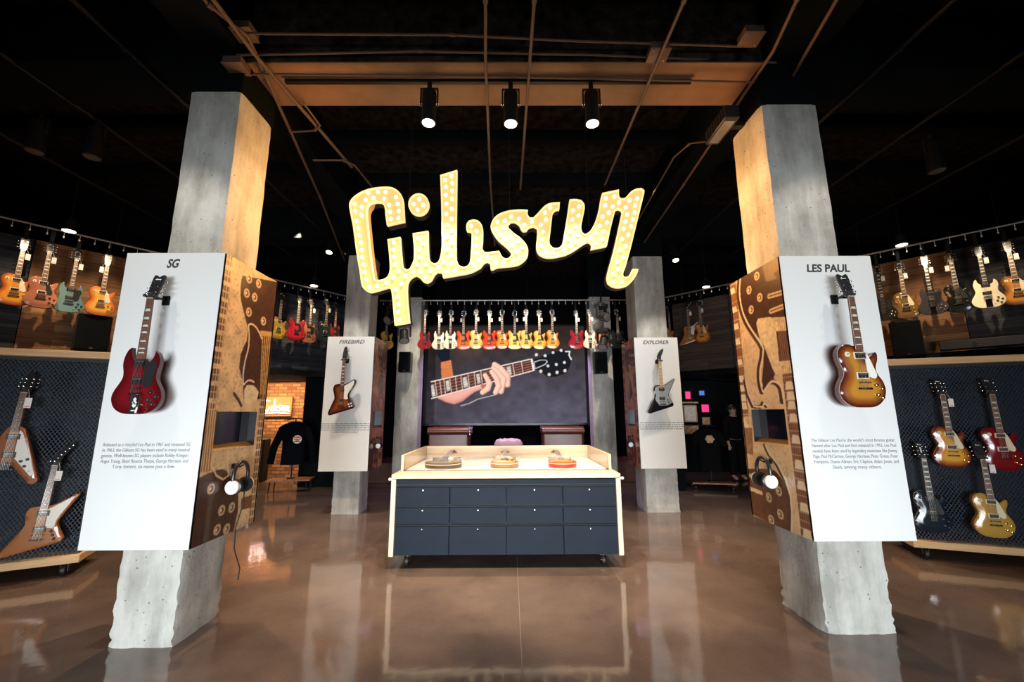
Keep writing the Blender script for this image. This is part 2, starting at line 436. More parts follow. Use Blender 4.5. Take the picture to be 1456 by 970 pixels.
SIGN = [[-1.158,3.681],[-1.35,3.636],[-1.37,3.746],[-1.382,3.836],[-1.405,3.895],[-1.436,3.911],[-1.497,3.911],[-1.55,3.895],[-1.576,3.856],[-1.581,3.798],[-1.559,3.63],[-1.513,3.326],[-1.475,3.122],[-1.454,3.012],[-1.39,3.009],[-1.344,3.024],[-1.31,3.054],[-1.295,3.103],[-1.294,3.165],[-1.311,3.314],[-1.336,3.471],[-1.195,3.5],[-1.18,3.351],[-1.157,3.177],[-1.138,3.14],[-1.108,3.125],[-1.079,3.139],[-1.058,3.183],[-1.04,3.238],[-1.04,3.351],[-1.062,3.54],[-0.893,3.568],[-0.886,3.413],[-0.874,3.263],[-0.852,3.213],[-0.811,3.191],[-0.776,3.207],[-0.754,3.263],[-0.741,3.375],[-0.745,3.514],[-0.756,3.835],[-0.779,4.239],[-0.589,4.303],[-0.586,3.966],[-0.583,3.577],[-0.578,3.299],[-0.572,3.224],[-0.543,3.168],[-0.496,3.152],[-0.455,3.168],[-0.429,3.212],[-0.417,3.386],[-0.415,3.526],[-0.423,3.557],[-0.467,3.566],[-0.476,3.589],[-0.474,3.647],[-0.451,3.686],[-0.397,3.702],[-0.342,3.685],[-0.306,3.64],[-0.291,3.576],[-0.292,3.449],[-0.298,3.361],[-0.274,3.323],[-0.244,3.319],[-0.12,3.335],[-0.108,3.323],[-0.084,3.273],[-0.048,3.248],[-0.013,3.25],[0.017,3.285],[0.011,3.323],[-0.03,3.373],[-0.126,3.461],[-0.186,3.551],[-0.207,3.608],[-0.198,3.666],[-0.162,3.73],[-0.102,3.775],[-0.005,3.808],[0.116,3.82],[0.205,3.815],[0.202,3.76],[0.226,3.724],[0.262,3.724],[0.305,3.766],[0.36,3.831],[0.41,3.877],[0.471,3.9],[0.562,3.907],[0.554,3.82],[0.517,3.815],[0.483,3.779],[0.469,3.708],[0.452,3.567],[0.435,3.452],[0.442,3.408],[0.471,3.374],[0.513,3.364],[0.555,3.382],[0.58,3.426],[0.596,3.502],[0.636,3.72],[0.672,3.939],[0.739,3.944],[0.8,3.931],[0.832,3.889],[0.835,3.824],[0.803,3.681],[0.789,3.604],[0.799,3.547],[0.828,3.524],[0.879,3.555],[0.924,3.623],[0.963,3.713],[0.998,3.829],[1.021,3.947],[1.04,4.017],[1.228,4.059],[1.227,3.98],[1.247,3.951],[1.296,3.96],[1.361,4.033],[1.424,4.068],[1.486,4.075],[1.515,4.046],[1.506,3.999],[1.445,3.79],[1.339,3.418],[1.253,3.143],[1.224,3.075],[1.227,3.042],[1.247,3.032],[1.283,3.042],[1.309,3.081],[1.329,3.122],[1.394,3.122],[1.366,3.056],[1.315,2.983],[1.254,2.934],[1.171,2.916],[1.101,2.929],[1.056,2.965],[1.047,3.02],[1.062,3.094],[1.132,3.318],[1.198,3.571],[1.243,3.751],[1.253,3.79],[1.24,3.816],[1.21,3.826],[1.179,3.81],[1.163,3.764],[1.122,3.622],[1.063,3.387],[0.889,3.35],[0.895,3.4],[0.88,3.429],[0.851,3.434],[0.802,3.407],[0.704,3.338],[0.608,3.288],[0.501,3.263],[0.445,3.257],[0.386,3.261],[0.327,3.289],[0.298,3.333],[0.291,3.402],[0.307,3.541],[0.302,3.599],[0.261,3.621],[0.212,3.603],[0.188,3.57],[0.152,3.563],[0.128,3.586],[0.105,3.638],[0.057,3.673],[0.015,3.673],[-0.013,3.644],[-0.01,3.606],[0.032,3.555],[0.127,3.478],[0.186,3.402],[0.203,3.333],[0.191,3.264],[0.143,3.208],[0.078,3.171],[-0.029,3.156],[-0.135,3.145],[-0.182,3.123],[-0.205,3.125],[-0.208,3.191],[-0.243,3.211],[-0.279,3.193],[-0.314,3.143],[-0.323,3.139],[-0.419,3.089],[-0.562,3.059],[-0.717,3.032],[-0.725,3.071],[-0.749,3.093],[-0.784,3.093],[-0.813,3.059],[-0.84,3.004],[-0.886,2.974],[-0.928,2.989],[-0.97,3.035],[-1.012,3.057],[-1.052,3.035],[-1.085,2.992],[-1.096,2.919],[-1.089,2.799],[-1.056,2.537],[-1.213,2.509],[-1.244,2.751],[-1.268,2.896],[-1.298,2.924],[-1.373,2.9],[-1.487,2.87],[-1.547,2.897],[-1.584,2.945],[-1.617,3.104],[-1.666,3.327],[-1.72,3.618],[-1.752,3.746],[-1.778,3.863],[-1.773,3.922],[-1.731,3.981],[-1.65,4.04],[-1.542,4.08],[-1.409,4.097],[-1.311,4.089],[-1.236,4.039],[-1.191,3.967],[-1.174,3.862]]
DOT = [[-0.894,3.885],[-0.897,3.851],[-0.908,3.82],[-0.925,3.793],[-0.948,3.772],[-0.975,3.76],[-1.005,3.755],[-1.035,3.76],[-1.063,3.773],[-1.087,3.793],[-1.106,3.82],[-1.119,3.852],[-1.124,3.886],[-1.122,3.919],[-1.111,3.951],[-1.094,3.978],[-1.071,3.999],[-1.044,4.012],[-1.014,4.017],[-0.984,4.012],[-0.956,3.999],[-0.931,3.978],[-0.912,3.951],[-0.899,3.919]]
ML = {"dark1":[[0.304,0.95],[1.009,1.003],[1.033,0.809],[1.034,0.665],[1.019,0.487],[0.733,0.484],[0.56,0.482],[0.516,0.542],[0.424,0.6],[0.421,0.649],[0.503,0.71],[0.504,0.754],[0.413,0.805],[0.321,0.86],[0.294,0.914]],"line1":[[0.78,0.733],[0.741,0.747],[0.651,0.771],[0.556,0.779],[0.502,0.77],[0.536,0.731],[0.546,0.681],[0.515,0.629],[0.506,0.579],[0.527,0.537],[0.545,0.54],[0.609,0.556],[0.698,0.554],[0.765,0.543]],"knobs1":[[0.412,0.891],[0.561,0.889],[0.607,0.951],[0.426,0.951],[0.485,0.821],[0.776,0.807]],"str1a":[[0.79,0.747],[0.983,0.767]],"str1b":[[0.872,0.486],[1.002,0.487]],"fr1":[[0.004,0.917],[0.099,0.926],[0.119,0.477],[-0.003,0.476]],"blob":[[0.556,0.519],[0.59,0.535],[0.646,0.539],[0.738,0.535],[0.826,0.514],[0.797,0.48],[0.626,0.464],[0.576,0.479]],"curl":[[0.389,0.501],[0.465,0.481],[0.531,0.458]],"str2a":[[-0.008,0.494],[0.139,0.433]],"str2b":[[-0.009,0.234],[0.165,0.242]],"dark2":[[-0.0,0.218],[0.182,0.23],[0.405,0.225],[0.641,0.13],[0.672,0.068],[0.629,-0.01],[0.007,-0.002],[-0.003,0.12]],"knobs2":[[0.206,0.174],[0.403,0.089],[0.559,0.087],[0.367,0.028],[0.515,0.017]],"line2":[[0.186,0.247],[0.261,0.215],[0.369,0.196],[0.454,0.206],[0.409,0.243],[0.396,0.296]],"fr2":[[0.832,0.507],[0.973,0.51],[1.036,0.002],[0.894,0.005]],"rect":[[0.708,0.11],[0.903,0.11],[0.917,0.062],[0.716,0.065]],"screen":[[0.15,0.436],[0.834,0.439],[0.855,0.299],[0.151,0.3]]}
MR = {"strip":[[1.026,1.008],[0.818,1.006],[0.86,0.449],[1.014,0.45]],"inl":[[0.971,0.964],[0.969,0.878],[0.961,0.8],[0.96,0.73],[0.951,0.641],[0.943,0.567],[0.94,0.525],[0.944,0.484],[0.949,0.453],[0.958,0.449]],"top":[[0.748,1.002],[0.005,1.0],[-0.007,0.802],[0.022,0.768],[0.223,0.782],[0.459,0.798],[0.513,0.783],[0.491,0.735],[0.474,0.711],[0.614,0.77],[0.739,0.85],[0.77,0.924]],"line":[[0.731,1.0],[0.78,0.94],[0.765,0.866],[0.695,0.804],[0.566,0.74],[0.479,0.701],[0.434,0.673],[0.468,0.636],[0.534,0.593],[0.556,0.549],[0.533,0.507],[0.504,0.507],[0.375,0.538],[0.269,0.535],[0.204,0.51],[0.192,0.446]],"pg":[[0.46,0.795],[0.223,0.782],[0.194,0.733],[0.201,0.617],[0.191,0.587],[0.28,0.566],[0.435,0.698],[0.474,0.711],[0.513,0.783]],"wedge":[[0.435,0.698],[0.28,0.566],[0.345,0.543],[0.437,0.527],[0.504,0.507],[0.527,0.548],[0.46,0.623]],"pk1":[[0.223,0.782],[-0.001,0.766],[-0.001,0.719],[0.236,0.73]],"dk":[[0.185,0.726],[-0.005,0.715],[-0.009,0.608],[0.191,0.611]],"pk2":[[0.204,0.611],[-0.016,0.607],[-0.017,0.565],[0.201,0.566]],"fb":[[0.165,0.562],[-0.016,0.562],[-0.001,-0.003],[0.171,-0.001]],"inl2":[[0.088,0.52],[0.07,0.484],[0.064,0.45],[0.067,0.449],[0.066,0.405],[0.069,0.331],[0.069,0.244],[0.071,0.175],[0.065,0.102],[0.076,0.017]],"knobs":[[0.407,0.971],[0.58,0.931],[0.396,0.88],[0.581,0.846],[0.632,0.096],[0.446,0.132],[0.632,0.014],[0.463,0.048]],"tog":[[0.234,0.868],[0.0,0.86]],"brg":[[0.237,0.808],[0.002,0.808]],"lc":[[0.838,0.557],[0.816,0.502],[0.731,0.448],[0.566,0.444],[0.528,0.46],[0.464,0.447]],"pick":[[0.988,0.404],[0.818,0.408],[0.826,0.362],[1.004,0.36]],"br":[[0.978,0.357],[0.811,0.359],[0.843,0.249],[0.999,0.25]],"sw":[[0.998,0.108],[0.763,0.104]],"sw2":[[1.004,0.161],[0.801,0.165]],"dark":[[0.998,0.187],[0.678,0.202],[0.48,0.205],[0.344,0.167],[0.279,0.126],[0.271,0.072],[0.314,-0.001],[1.025,0.005]],"line3":[[0.587,0.294],[0.533,0.263],[0.413,0.232],[0.313,0.18],[0.267,0.127],[0.271,0.072],[0.314,-0.001]],"screen":[[0.812,0.433],[0.147,0.433],[0.156,0.298],[0.819,0.301]]}
SCR = {"neck":[[0.023,0.421],[0.654,0.653],[0.678,0.537],[0.03,0.25]],"sleeve":[[0.082,0.624],[0.146,0.646],[0.164,0.472],[0.089,0.45]],"dsl":[[0.028,0.792],[0.139,0.791],[0.137,0.646],[0.086,0.624]],"fore":[[0.087,0.279],[0.155,0.323],[0.245,0.36],[0.346,0.396],[0.373,0.351],[0.301,0.293],[0.238,0.219],[0.193,0.188],[0.147,0.188],[0.106,0.228]],"hand":[[0.402,0.599],[0.428,0.618],[0.451,0.576],[0.492,0.523],[0.529,0.462],[0.527,0.41],[0.501,0.365],[0.474,0.314],[0.428,0.277],[0.373,0.28],[0.337,0.3],[0.335,0.329],[0.359,0.381],[0.345,0.441],[0.354,0.493],[0.373,0.489],[0.387,0.456],[0.396,0.516],[0.418,0.553]],"f1":[[0.373,0.483],[0.41,0.396],[0.396,0.322],[0.346,0.3]],"f2":[[0.419,0.516],[0.455,0.44],[0.446,0.351],[0.41,0.292]],"f3":[[0.428,0.591],[0.483,0.5],[0.51,0.44],[0.474,0.336]],"thumb":[[0.373,0.426],[0.346,0.381],[0.337,0.367]],"frets":[[[0.048,0.428],[0.064,0.268]],[[0.078,0.438],[0.092,0.276]],[[0.104,0.447],[0.117,0.287]],[[0.139,0.46],[0.155,0.306]],[[0.176,0.475],[0.188,0.32]],[[0.21,0.49],[0.223,0.335]],[[0.255,0.506],[0.266,0.352]],[[0.294,0.519],[0.305,0.374]],[[0.336,0.534],[0.347,0.393]],[[0.538,0.613],[0.552,0.482]],[[0.594,0.633],[0.605,0.507]]],"inl":[[[0.024,0.384],[0.039,0.395],[0.055,0.277],[0.034,0.265]],[[0.115,0.425],[0.133,0.439],[0.147,0.331],[0.125,0.321]],[[0.222,0.457],[0.244,0.475],[0.259,0.37],[0.232,0.36]],[[0.308,0.494],[0.327,0.504],[0.336,0.408],[0.318,0.399]],[[0.501,0.568],[0.524,0.586],[0.533,0.488],[0.51,0.477]]],"head":[[0.673,0.65],[0.705,0.665],[0.78,0.711],[0.864,0.756],[0.906,0.741],[0.918,0.664],[0.903,0.573],[0.878,0.505],[0.813,0.468],[0.758,0.468],[0.704,0.536],[0.678,0.537]],"nut":[[0.654,0.653],[0.666,0.658],[0.678,0.537],[0.667,0.532]],"truss":[[0.681,0.552],[0.675,0.62],[0.714,0.642],[0.751,0.642],[0.76,0.627],[0.746,0.597],[0.704,0.567],[0.681,0.552]],"pegs":[[0.747,0.688],[0.798,0.721],[0.85,0.744],[0.764,0.581],[0.817,0.596],[0.869,0.616]],"buttons":[[0.77,0.491],[0.821,0.513],[0.871,0.531],[0.691,0.699],[0.718,0.526]],"logo":[[0.878,0.733],[0.905,0.733],[0.9,0.695],[0.913,0.649]],"cord":[[0.215,0.176],[0.265,0.197],[0.319,0.241],[0.374,0.263],[0.428,0.284]]}
SCR["fingers"]= [[[0.4245,0.5954,0.0176],[0.4654,0.5493,0.0193],[0.504,0.4718,0.0218],[0.506,0.3881,0.0185]],[[0.4138,0.5637,0.0126],[0.4483,0.5143,0.0168],[0.4825,0.444,0.0193],[0.4654,0.319,0.0176]],[[0.4053,0.5216,0.0143],[0.4376,0.4513,0.0176],[0.4505,0.3746,0.0185],[0.4314,0.3089,0.0168]],[[0.3647,0.4867,0.0143],[0.3928,0.4027,0.0176],[0.3824,0.3473,0.0185],[0.3485,0.3095,0.016]]]
SCR["thumb"]= [[0.3503,0.3752,0.0126],[0.3631,0.3613,0.0118]] 
SCR["arm"]= [[0.0876,0.2802,0.0252],[0.1302,0.2662,0.0357],[0.1728,0.2521,0.0378],[0.2108,0.2725,0.0357],[0.2529,0.3067,0.0252],[0.2951,0.3409,0.0168],[0.3418,0.3614,0.0126]]
# ------------------------------------------------------------------ guitars
def mirror(half):
    return half + [(-x, z) for x, z in reversed(half)]

LP = [(0, 0), (.07, .004), (.125, .035), (.158, .085), (.165, .13), (.155, .18), (.13, .225), (.118, .255), (.120, .29), (.134, .325), (.142, .362), (.138, .388), (.120, .390), (.096, .368), (.066, .352), (.038, .358), (.028, .385), (.026, .43),
      (-.028, .440), (-.055, .450), (-.09, .445), (-.127, .415), (-.142, .370), (-.135, .32), (-.12, .28), (-.113, .25), (-.121, .215), (-.148, .17), (-.163, .125), (-.158, .075), (-.125, .03), (-.07, .004)]
SG = [(0, 0), (.08, .006), (.14, .04), (.168, .10), (.158, .155), (.130, .205), (.113, .245), (.114, .285), (.124, .33), (.121, .375), (.104, .412), (.086, .428), (.083, .405), (.072, .372), (.050, .355), (.026, .362),
      (-.026, .362), (-.045, .362), (-.066, .385), (-.078, .425), (-.082, .452), (-.100, .437), (-.119, .39), (-.124, .335), (-.114, .285), (-.113, .245), (-.130, .205), (-.158, .155), (-.168, .10), (-.14, .04), (-.08, .006)]
ES = [(0, 0), (.1, .008), (.17, .05), (.203, .115), (.197, .175), (.165, .225), (.14, .262), (.138, .30), (.155, .345), (.167, .395), (.155, .44), (.125, .455), (.09, .432), (.06, .39), (.035, .375), (.028, .39),
      (-.028, .39), (-.035, .375), (-.06, .39), (-.09, .432), (-.125, .455), (-.155, .44), (-.167, .395), (-.155, .345), (-.138, .30), (-.14, .262), (-.165, .225), (-.197, .175), (-.203, .115), (-.17, .05), (-.1, .008)]
FV = round_poly([(.045, .505), (.075, .44), (.222, .03), (.205, .0), (.165, .0), (.0, .205), (-.165, .0), (-.205, .0), (-.222, .03), (-.075, .44), (-.045, .505)], .03)
EX = round_poly([(.035, .43), (.075, .445), (.205, .535), (.222, .52), (.115, .30), (.108, .26), (.178, .13), (.165, .10), (-.215, -.015), (-.238, .012), (-.125, .215), (-.108, .265), (-.125, .37), (-.10, .42), (-.035, .43)], .02)
FB = round_poly([(.035, .455), (.09, .475), (.165, .53), (.198, .51), (.192, .455), (.118, .33), (.105, .27), (.188, .125), (.178, .095), (-.165, -.01), (-.19, .012), (-.185, .05), (-.105, .24), (-.115, .30), (-.14, .38), (-.12, .445), (-.045, .46)], .025)
HEADS = {
 'open': [(-.021, .798), (-.025, .812), (-.034, .84), (-.041, .975), (-.034, .996), (-.018, .992), (0, .978), (.018, .992), (.034, .996), (.041, .975), (.034, .84), (.025, .812), (.021, .798)],
 'hockey': [(-.021, .798), (-.031, .83), (-.034, .87), (-.02, .92), (.02, .98), (.075, 1.03), (.092, 1.03), (.085, .99), (.06, .94), (.035, .89), (.027, .83), (.021, .798)],
 'bird': [(-.021, .798), (-.033, .84), (-.035, .95), (-.028, 1.02), (-.008, 1.045), (.01, 1.03), (.018, 1.0), (.03, .96), (.032, .88), (.030, .83), (.021, .798)],
 'vee': [(-.021, .798), (-.035, .835), (-.046, .865), (-.022, .98), (0, 1.005), (.022, .98), (.046, .865), (.035, .835), (.021, .798)],
}
BR, NUT = .172, .80
KIND = {
 'single_cut': dict(body=LP, smooth=1, t=.05, arch=.012, fbend=.405, pick=[(.222, 'h'), (.365, 'h')], knobs=[(.085, .155), (.128, .132), (.088, .088), (.125, .068)], toggle=(-.085, .375), head='open', bind=1,
    guard=[(.03, .402), (.05, .378), (.088, .27), (.100, .222), (.085, .20), (.055, .208), (.034, .232)]),
 'double_horn': dict(body=SG, smooth=1, t=.036, arch=0, fbend=.378, pick=[(.225, 'h'), (.345, 'h')], knobs=[(.098, .145), (.135, .115), (.085, .095), (.118, .065)], toggle=(.06, .06), head='open', bind=0,
    guard=[(.03, .365), (.062, .352), (.09, .358), (.110, .34), (.112, .31), (.100, .265), (.098, .22), (.085, .185), (.055, .178), (.036, .20)]),
 'semi_hollow': dict(body=ES, smooth=1, t=.045, arch=.012, fbend=.375, pick=[(.21, 'h'), (.342, 'h')], knobs=[(.11, .14), (.15, .115), (.105, .08), (.14, .06)], toggle=(.15, .17), head='open', bind=1, fholes=1,
    guard=[(.03, .37), (.06, .35), (.088, .26), (.095, .21), (.07, .195), (.045, .21), (.034, .235)]),
 'flying': dict(body=FV, smooth=0, t=.038, arch=0, fbend=.455, pick=[(.255, 'h'), (.412, 'h')], knobs=[(.085, .20), (.115, .155), (.125, .215)], toggle=(.15, .11), head='vee', bind=0, scale_br=.205,
    guard=[(.032, .47), (.062, .43), (.19, .085), (.165, .07), (.06, .20), (.034, .24)]),
 'angular': dict(body=EX, smooth=0, t=.038, arch=0, fbend=.405, pick=[(.222, 'h'), (.365, 'h')], knobs=[(.085, .20), (.10, .165), (.115, .13)], toggle=(.185, .505), head='hockey', bind=0,
    guard=[(.03, .40), (.075, .43), (.19, .515), (.198, .505), (.105, .31), (.098, .25), (.088, .225), (.034, .235)]),
 'reverse_wing': dict(body=FB, smooth=0, t=.038, arch=0, fbend=.425, pick=[(.222, 'm'), (.36, 'm')], knobs=[(.11, .155), (.145, .165), (.125, .12), (.158, .128)], toggle=(.09, .19), head='bird', bind=0,
    guard=[(.03, .43), (.09, .46), (.165, .51), (.178, .495), (.165, .44), (.095, .32), (.088, .27), (.098, .24), (.075, .225), (.034, .235)]),
}

def body_mesh(K, F):
    ol = smooth_loop(K['body'], 60, 4) if K['smooth'] else [tuple(p) for p in K['body']]
    A = np.array(ol); n = len(A)
    area = .5 * np.sum(A[:, 0] * np.roll(A[:, 1], -1) - np.roll(A[:, 0], -1) * A[:, 1])
    if area < 0: A = A[::-1].copy()
    d = np.roll(A, -1, 0) - np.roll(A, 1, 0); d /= np.linalg.norm(d, axis=1)[:, None] + 1e-9
    inn = np.stack([-d[:, 1], d[:, 0]], 1)
    ring1 = A + inn * .0045
    xs = np.arange(A[:, 0].min(), A[:, 0].max(), .017); zs = np.arange(A[:, 1].min(), A[:, 1].max(), .015)
    G = np.array([(x + (.0085 if j % 2 else 0), z) for j, z in enumerate(zs) for x in xs])
    G = G[inside(G, A)]; G = G[seg_dist(G, A) > .011]
    r1ok = inside(ring1, A) & (seg_dist(ring1, A) > .003)
    V = [Vector(p) for p in A] + [Vector(p) for p in ring1[r1ok]] + [Vector(p) for p in G]
    vo, eo, fo, *_ = geometry.delaunay_2d_cdt(V, [], [list(range(n))], 1, 1e-6)
    P = np.array([(v.x, v.y) for v in vo]); D = seg_dist(P, A)
    t = K['t']; C0, C1 = np.array(F['c']), np.array(F.get('e', F['c'])); side = np.array(F.get('side', F.get('e', F['c'])))
    g = np.clip(D / .07, 0, 1); g = g * g * (3 - 2 * g)
    Y = -(t / 2) + .0045 * np.clip(1 - D / .0045, 0, 1) - K['arch'] * g
    w = F.get('w', .075); k = np.clip((D - .004) / w, 0, 1); k = k * k * (3 - 2 * k)
    colf = C1[None] * (1 - k[:, None]) + C0[None] * k[:, None]
    if 'm' in F:
        kk = np.clip(1 - np.abs(k - .45) / .35, 0, 1)[:, None]; colf = colf * (1 - kk * .7) + np.array(F['m'])[None] * kk * .7
    mb = MB(); cols = []
    vs = [(P[i, 0], Y[i], P[i, 1]) for i in range(len(P))]
    fs = [tuple(f) for f in fo]
    mb.add(vs, fs, 'lacquer', True); cols += [(*c, 1) for c in colf]
    # sides: binding strip, then side, then back
    yb = -(t / 2) + .0045
    bind = np.array(F.get('bind', (.75, .68, .50))) if K['bind'] and F.get('binding', 1) else side
    r = [[(x, yb, z) for x, z in A], [(x, yb + .006, z) for x, z in A], [(x, yb + .0061, z) for x, z in A], [(x, t / 2 - .003, z) for x, z in A], [(x, t / 2 - .0005, z) for x, z in A]]
    mb.rings(r, 'lacquer', True, False)
    cols += [(*bind, 1)] * (2 * n) + [(*side, 1)] * (3 * n)
    B_ = P * np.array([.985, 1.]) ; mb.add([(x, t / 2 - .0005, z) for x, z in P], [tuple(reversed(f)) for f in fs], 'lacquer'); cols += [(*side, 1)] * len(P)
    if K.get('fholes'):
        for s in (-1, 1):
            f = smooth_loop([(s * .098, .10), (s * .112, .105), (s * .106, .15), (s * .110, .20), (s * .098, .225), (s * .088, .215), (s * .098, .205), (s * .097, .15), (s * .104, .115)], 80, 3)
            q = len(mb.v); mb.prism(f, -(t / 2) - K['arch'] * 1.02 - .001, -(t / 2) - .002, 'plasticb'); cols += [(0, 0, 0, 1)] * (len(mb.v) - q)
    mb.col = cols
    return mb

def front_y(K, x, z, A):
    D = float(seg_dist([(x, z)], A)[0]); g = min(1, D / .07); g = g * g * (3 - 2 * g)
    return -(K['t'] / 2) - K['arch'] * g

PROTO = {}
def make_guitar(kind, F, detail=2):
    K = KIND[kind]; hw = F.get('hw', 'chrome'); neckm = F.get('neck', 'mahogany'); fbm = F.get('fb', 'rosewood')
    root = empty('electric_guitar')
    body_mesh(K, F).build('body', root)
    A = np.array(smooth_loop(K['body'], 60, 4) if K['smooth'] else K['body'])
    t = K['t']; fy = lambda x, z: front_y(K, x, z, A)
    fmax = -(t / 2) - K['arch']
    zbr = BR
    # neck
    yb = fmax - .004
    mb = MB(); rs = []
    for z, w in ((K['fbend'] - .03, .028), (K['fbend'], .0275), (.60, .0245), (NUT, .0215)):
        rs.append([(-w, yb, z), (w, yb, z), (w * .92, yb + .010, z), (w * .5, yb + .018, z), (-w * .5, yb + .018, z), (-w * .92, yb + .010, z)])
    mb.rings(rs, neckm, True); mb.build('neck', root)
    # fretboard with frets and inlays
    mb = MB(); yt = yb - .006
    ws = lambda z: .0215 + (.0285 - .0215) * (NUT - z) / .40
    z0 = K['fbend']
    mb.add([(-ws(z0), yb, z0), (ws(z0), yb, z0), (ws(NUT), yb, NUT), (-ws(NUT), yb, NUT), (-ws(z0), yt, z0), (ws(z0), yt, z0), (ws(NUT), yt, NUT), (-ws(NUT), yt, NUT)],
           [(3, 2, 1, 0), (4, 5, 6, 7), (0, 1, 5, 4), (1, 2, 6, 5), (2, 3, 7, 6), (3, 0, 4, 7)], fbm)
    S = NUT - zbr; fz = [NUT - S * (1 - 2 ** (-i / 12)) for i in range(25)]
    if F.get('fbbind', K['bind']):
        for s in (-1, 1):
            mb.add([(s * ws(z0), yt - .0002, z0), (s * (ws(z0) - .002), yt - .0004, z0), (s * (ws(NUT) - .002), yt - .0004, NUT), (s * ws(NUT), yt - .0002, NUT)], [(0, 1, 2, 3)], 'cream')
    for i in range(1, 23):
        if fz[i] > z0 + .004:
            w = ws(fz[i]); mb.box((-w, yt - .0012, fz[i] - .0009), (w, yt, fz[i] + .0009), 'chrome')
    for i in (1, 3, 5, 7, 9, 12, 15, 17, 19, 21) if F.get('inlay') == 'block' else (3, 5, 7, 9, 12, 15, 17, 19, 21):
        if fz[i] < z0 + .004: continue
        a, b = fz[i], fz[i - 1]; h = (b - a); c = (a + b) / 2; w = ws(c)
        if F.get('inlay') == 'dot':
            mb.cyl((0, yt - .0006, c), (0, yt, c), .0035, 'pearl', 8)
        else:
            hh = h * (.34 if F.get('inlay') == 'block' else .30); w1, w2 = w * .82, w * (.82 if F.get('inlay') == 'block' else .60)
            mb.add([(-w1, yt - .0006, c - hh), (w1, yt - .0006, c - hh), (w2, yt - .0006, c + hh), (-w2, yt - .0006, c + hh)], [(0, 1, 2, 3)], 'pearl')
    mb.box((-.0215, yt - .002, NUT - .001), (.0215, yb, NUT + .004), 'whitep')
    mb.build('fretboard', root)
    # headstock, leaning back from the nut
    HT = Matrix.Translation((0, yb, NUT - .002)) @ Matrix.Rotation(R(-15), 4, 'X') @ Matrix.Translation((0, -yb, -NUT + .002))
    H = smooth_loop(HEADS[K['head']], 50, 3)
    mb = MB(); mb.T = HT; mb.prism(H, yb, yb + .014, F.get('head', 'plasticb'))
    hy = yb
    if F.get('headbind'):
        pass
    if K['head'] == 'open':     # pearl logo stroke and truss rod cover
        mb.box((-.020, hy - .0006, .955), (.020, hy, .961), 'pearl'); mb.box((-.014, hy - .0006, .961), (-.008, hy, .968), 'pearl')
        if F.get('headbind'): mb.box((-.006, hy - .0006, .87), (.006, hy, .93), 'pearl')
    mb.build('headstock', root)
    mb = MB(); mb.T = HT; mb.prism([(-.007, .806), (.007, .806), (.010, .82), (.006, .84), (0, .85), (-.006, .84), (-.010, .82)], hy - .002, hy, 'ebony' if F.get('head') else 'plasticb'); mb.build('truss_rod_cover', root)
    # tuners: one prototype for each side, copied
    if K['head'] in ('open', 'vee'):
        tn = [(s * .024, z, s) for s in (-1, 1) for z in ((.85, .895, .94) if K['head'] == 'open' else (.865, .90, .935))]
    elif K['head'] == 'hockey':
        tn = [(-.018 + .016 * i + (.0 if i < 3 else .004 * (i - 2)), .845 + .031 * i, -1) for i in range(6)]
    else:
        tn = [(-.016, .845 + .032 * i, 1) for i in range(6)]
    first = {}
    for (x, z, s) in tn:
        if s not in first:
            mb = MB(); mb.cyl((0, -.016, 0), (0, .004, 0), .0042, hw, 8); mb.cyl((0, -.001, 0), (0, 0, 0), .008, hw, 8)
            off = .028 if K['head'] != 'bird' else .052
            mb.cyl((0, .012, 0), (s * off, .012, 0), .0028, hw, 6)
            mb.ball((s * (off + .006), .012, 0), (.009, .005, .0075), F.get('peg', hw), 8, 6)
            o = mb.build('tuner', root); first[s] = o
        else:
            o = first[s].copy(); COL.objects.link(o)
        o.location = HT @ Vector((x, hy, z)); o.rotation_euler = (R(-15), 0, 0)
    # hardware
    if K.get('guard') and F.get('guard', 'cream'):
        G = smooth_loop(F.get('guard_shape', K['guard']), 55, 3); gy = fmax - .006 if K['arch'] else -(t / 2) - .003
        mb = MB(); mb.prism(G, gy, gy + .003, F.get('guard', 'cream'))
        for p in (K['guard'][1], K['guard'][-2]):
            mb.cyl((p[0] * .93, gy - .001, p[1] * 1.0), (p[0] * .93, gy, p[1]), .003, hw, 6)
        mb.build('pickguard', root)
    pk = {}
    for z, typ in K['pick'] + ([(.292 if kind != 'double_horn' else .285, 'h')] if F.get('three') else []):
        if 0 not in pk:
            mb = MB(); y = fmax
            h, w = (.019, .036) if typ == 'h' else (.014, .034)
            ring = F.get('ring', 'cream' if kind == 'single_cut' else 'plasticb')
            if kind != 'reverse_wing': mb.bbox((-.045, y - .006, -h - .006), (.045, y + .004, h + .006), ring, .002)
            o = mb.build('pickup', root) if kind != 'reverse_wing' else None
            cv = MB(); cm = F.get('cover', hw)
            cv.bbox((-w, y - .011, -h), (w, y - .002, h), cm, .003)
            for k in range(6): cv.cyl((-.026 + .0104 * k, y - .0125, h * .5), (-.026 + .0104 * k, y - .010, h * .5), .0025, 'string' if cm != 'string' else 'chrome', 6)
            if o: cv.build('pickup_cover', o)
            else: o = cv.build('pickup', root)
            pk[0] = o
        else:
            o = copy_tree(pk[0]); o.parent = root
        o.location = (0, 0, z)
    yb2 = fmax
    mb = MB(); mb.bbox((-.042, yb2 - .014, zbr - .006), (.042, yb2 - .004, zbr + .006), hw, .002)
    for s in (-1, 1): mb.cyl((s * .038, yb2 - .016, zbr), (s * .038, -(t / 2) + .002, zbr), .005, hw, 8)
    for k in range(6): mb.box((-.028 + .0104 * k, yb2 - .0165, zbr - .003), (-.022 + .0104 * k, yb2 - .013, zbr + .003), hw)
    mb.build('bridge', root)
    zt = zbr - .042
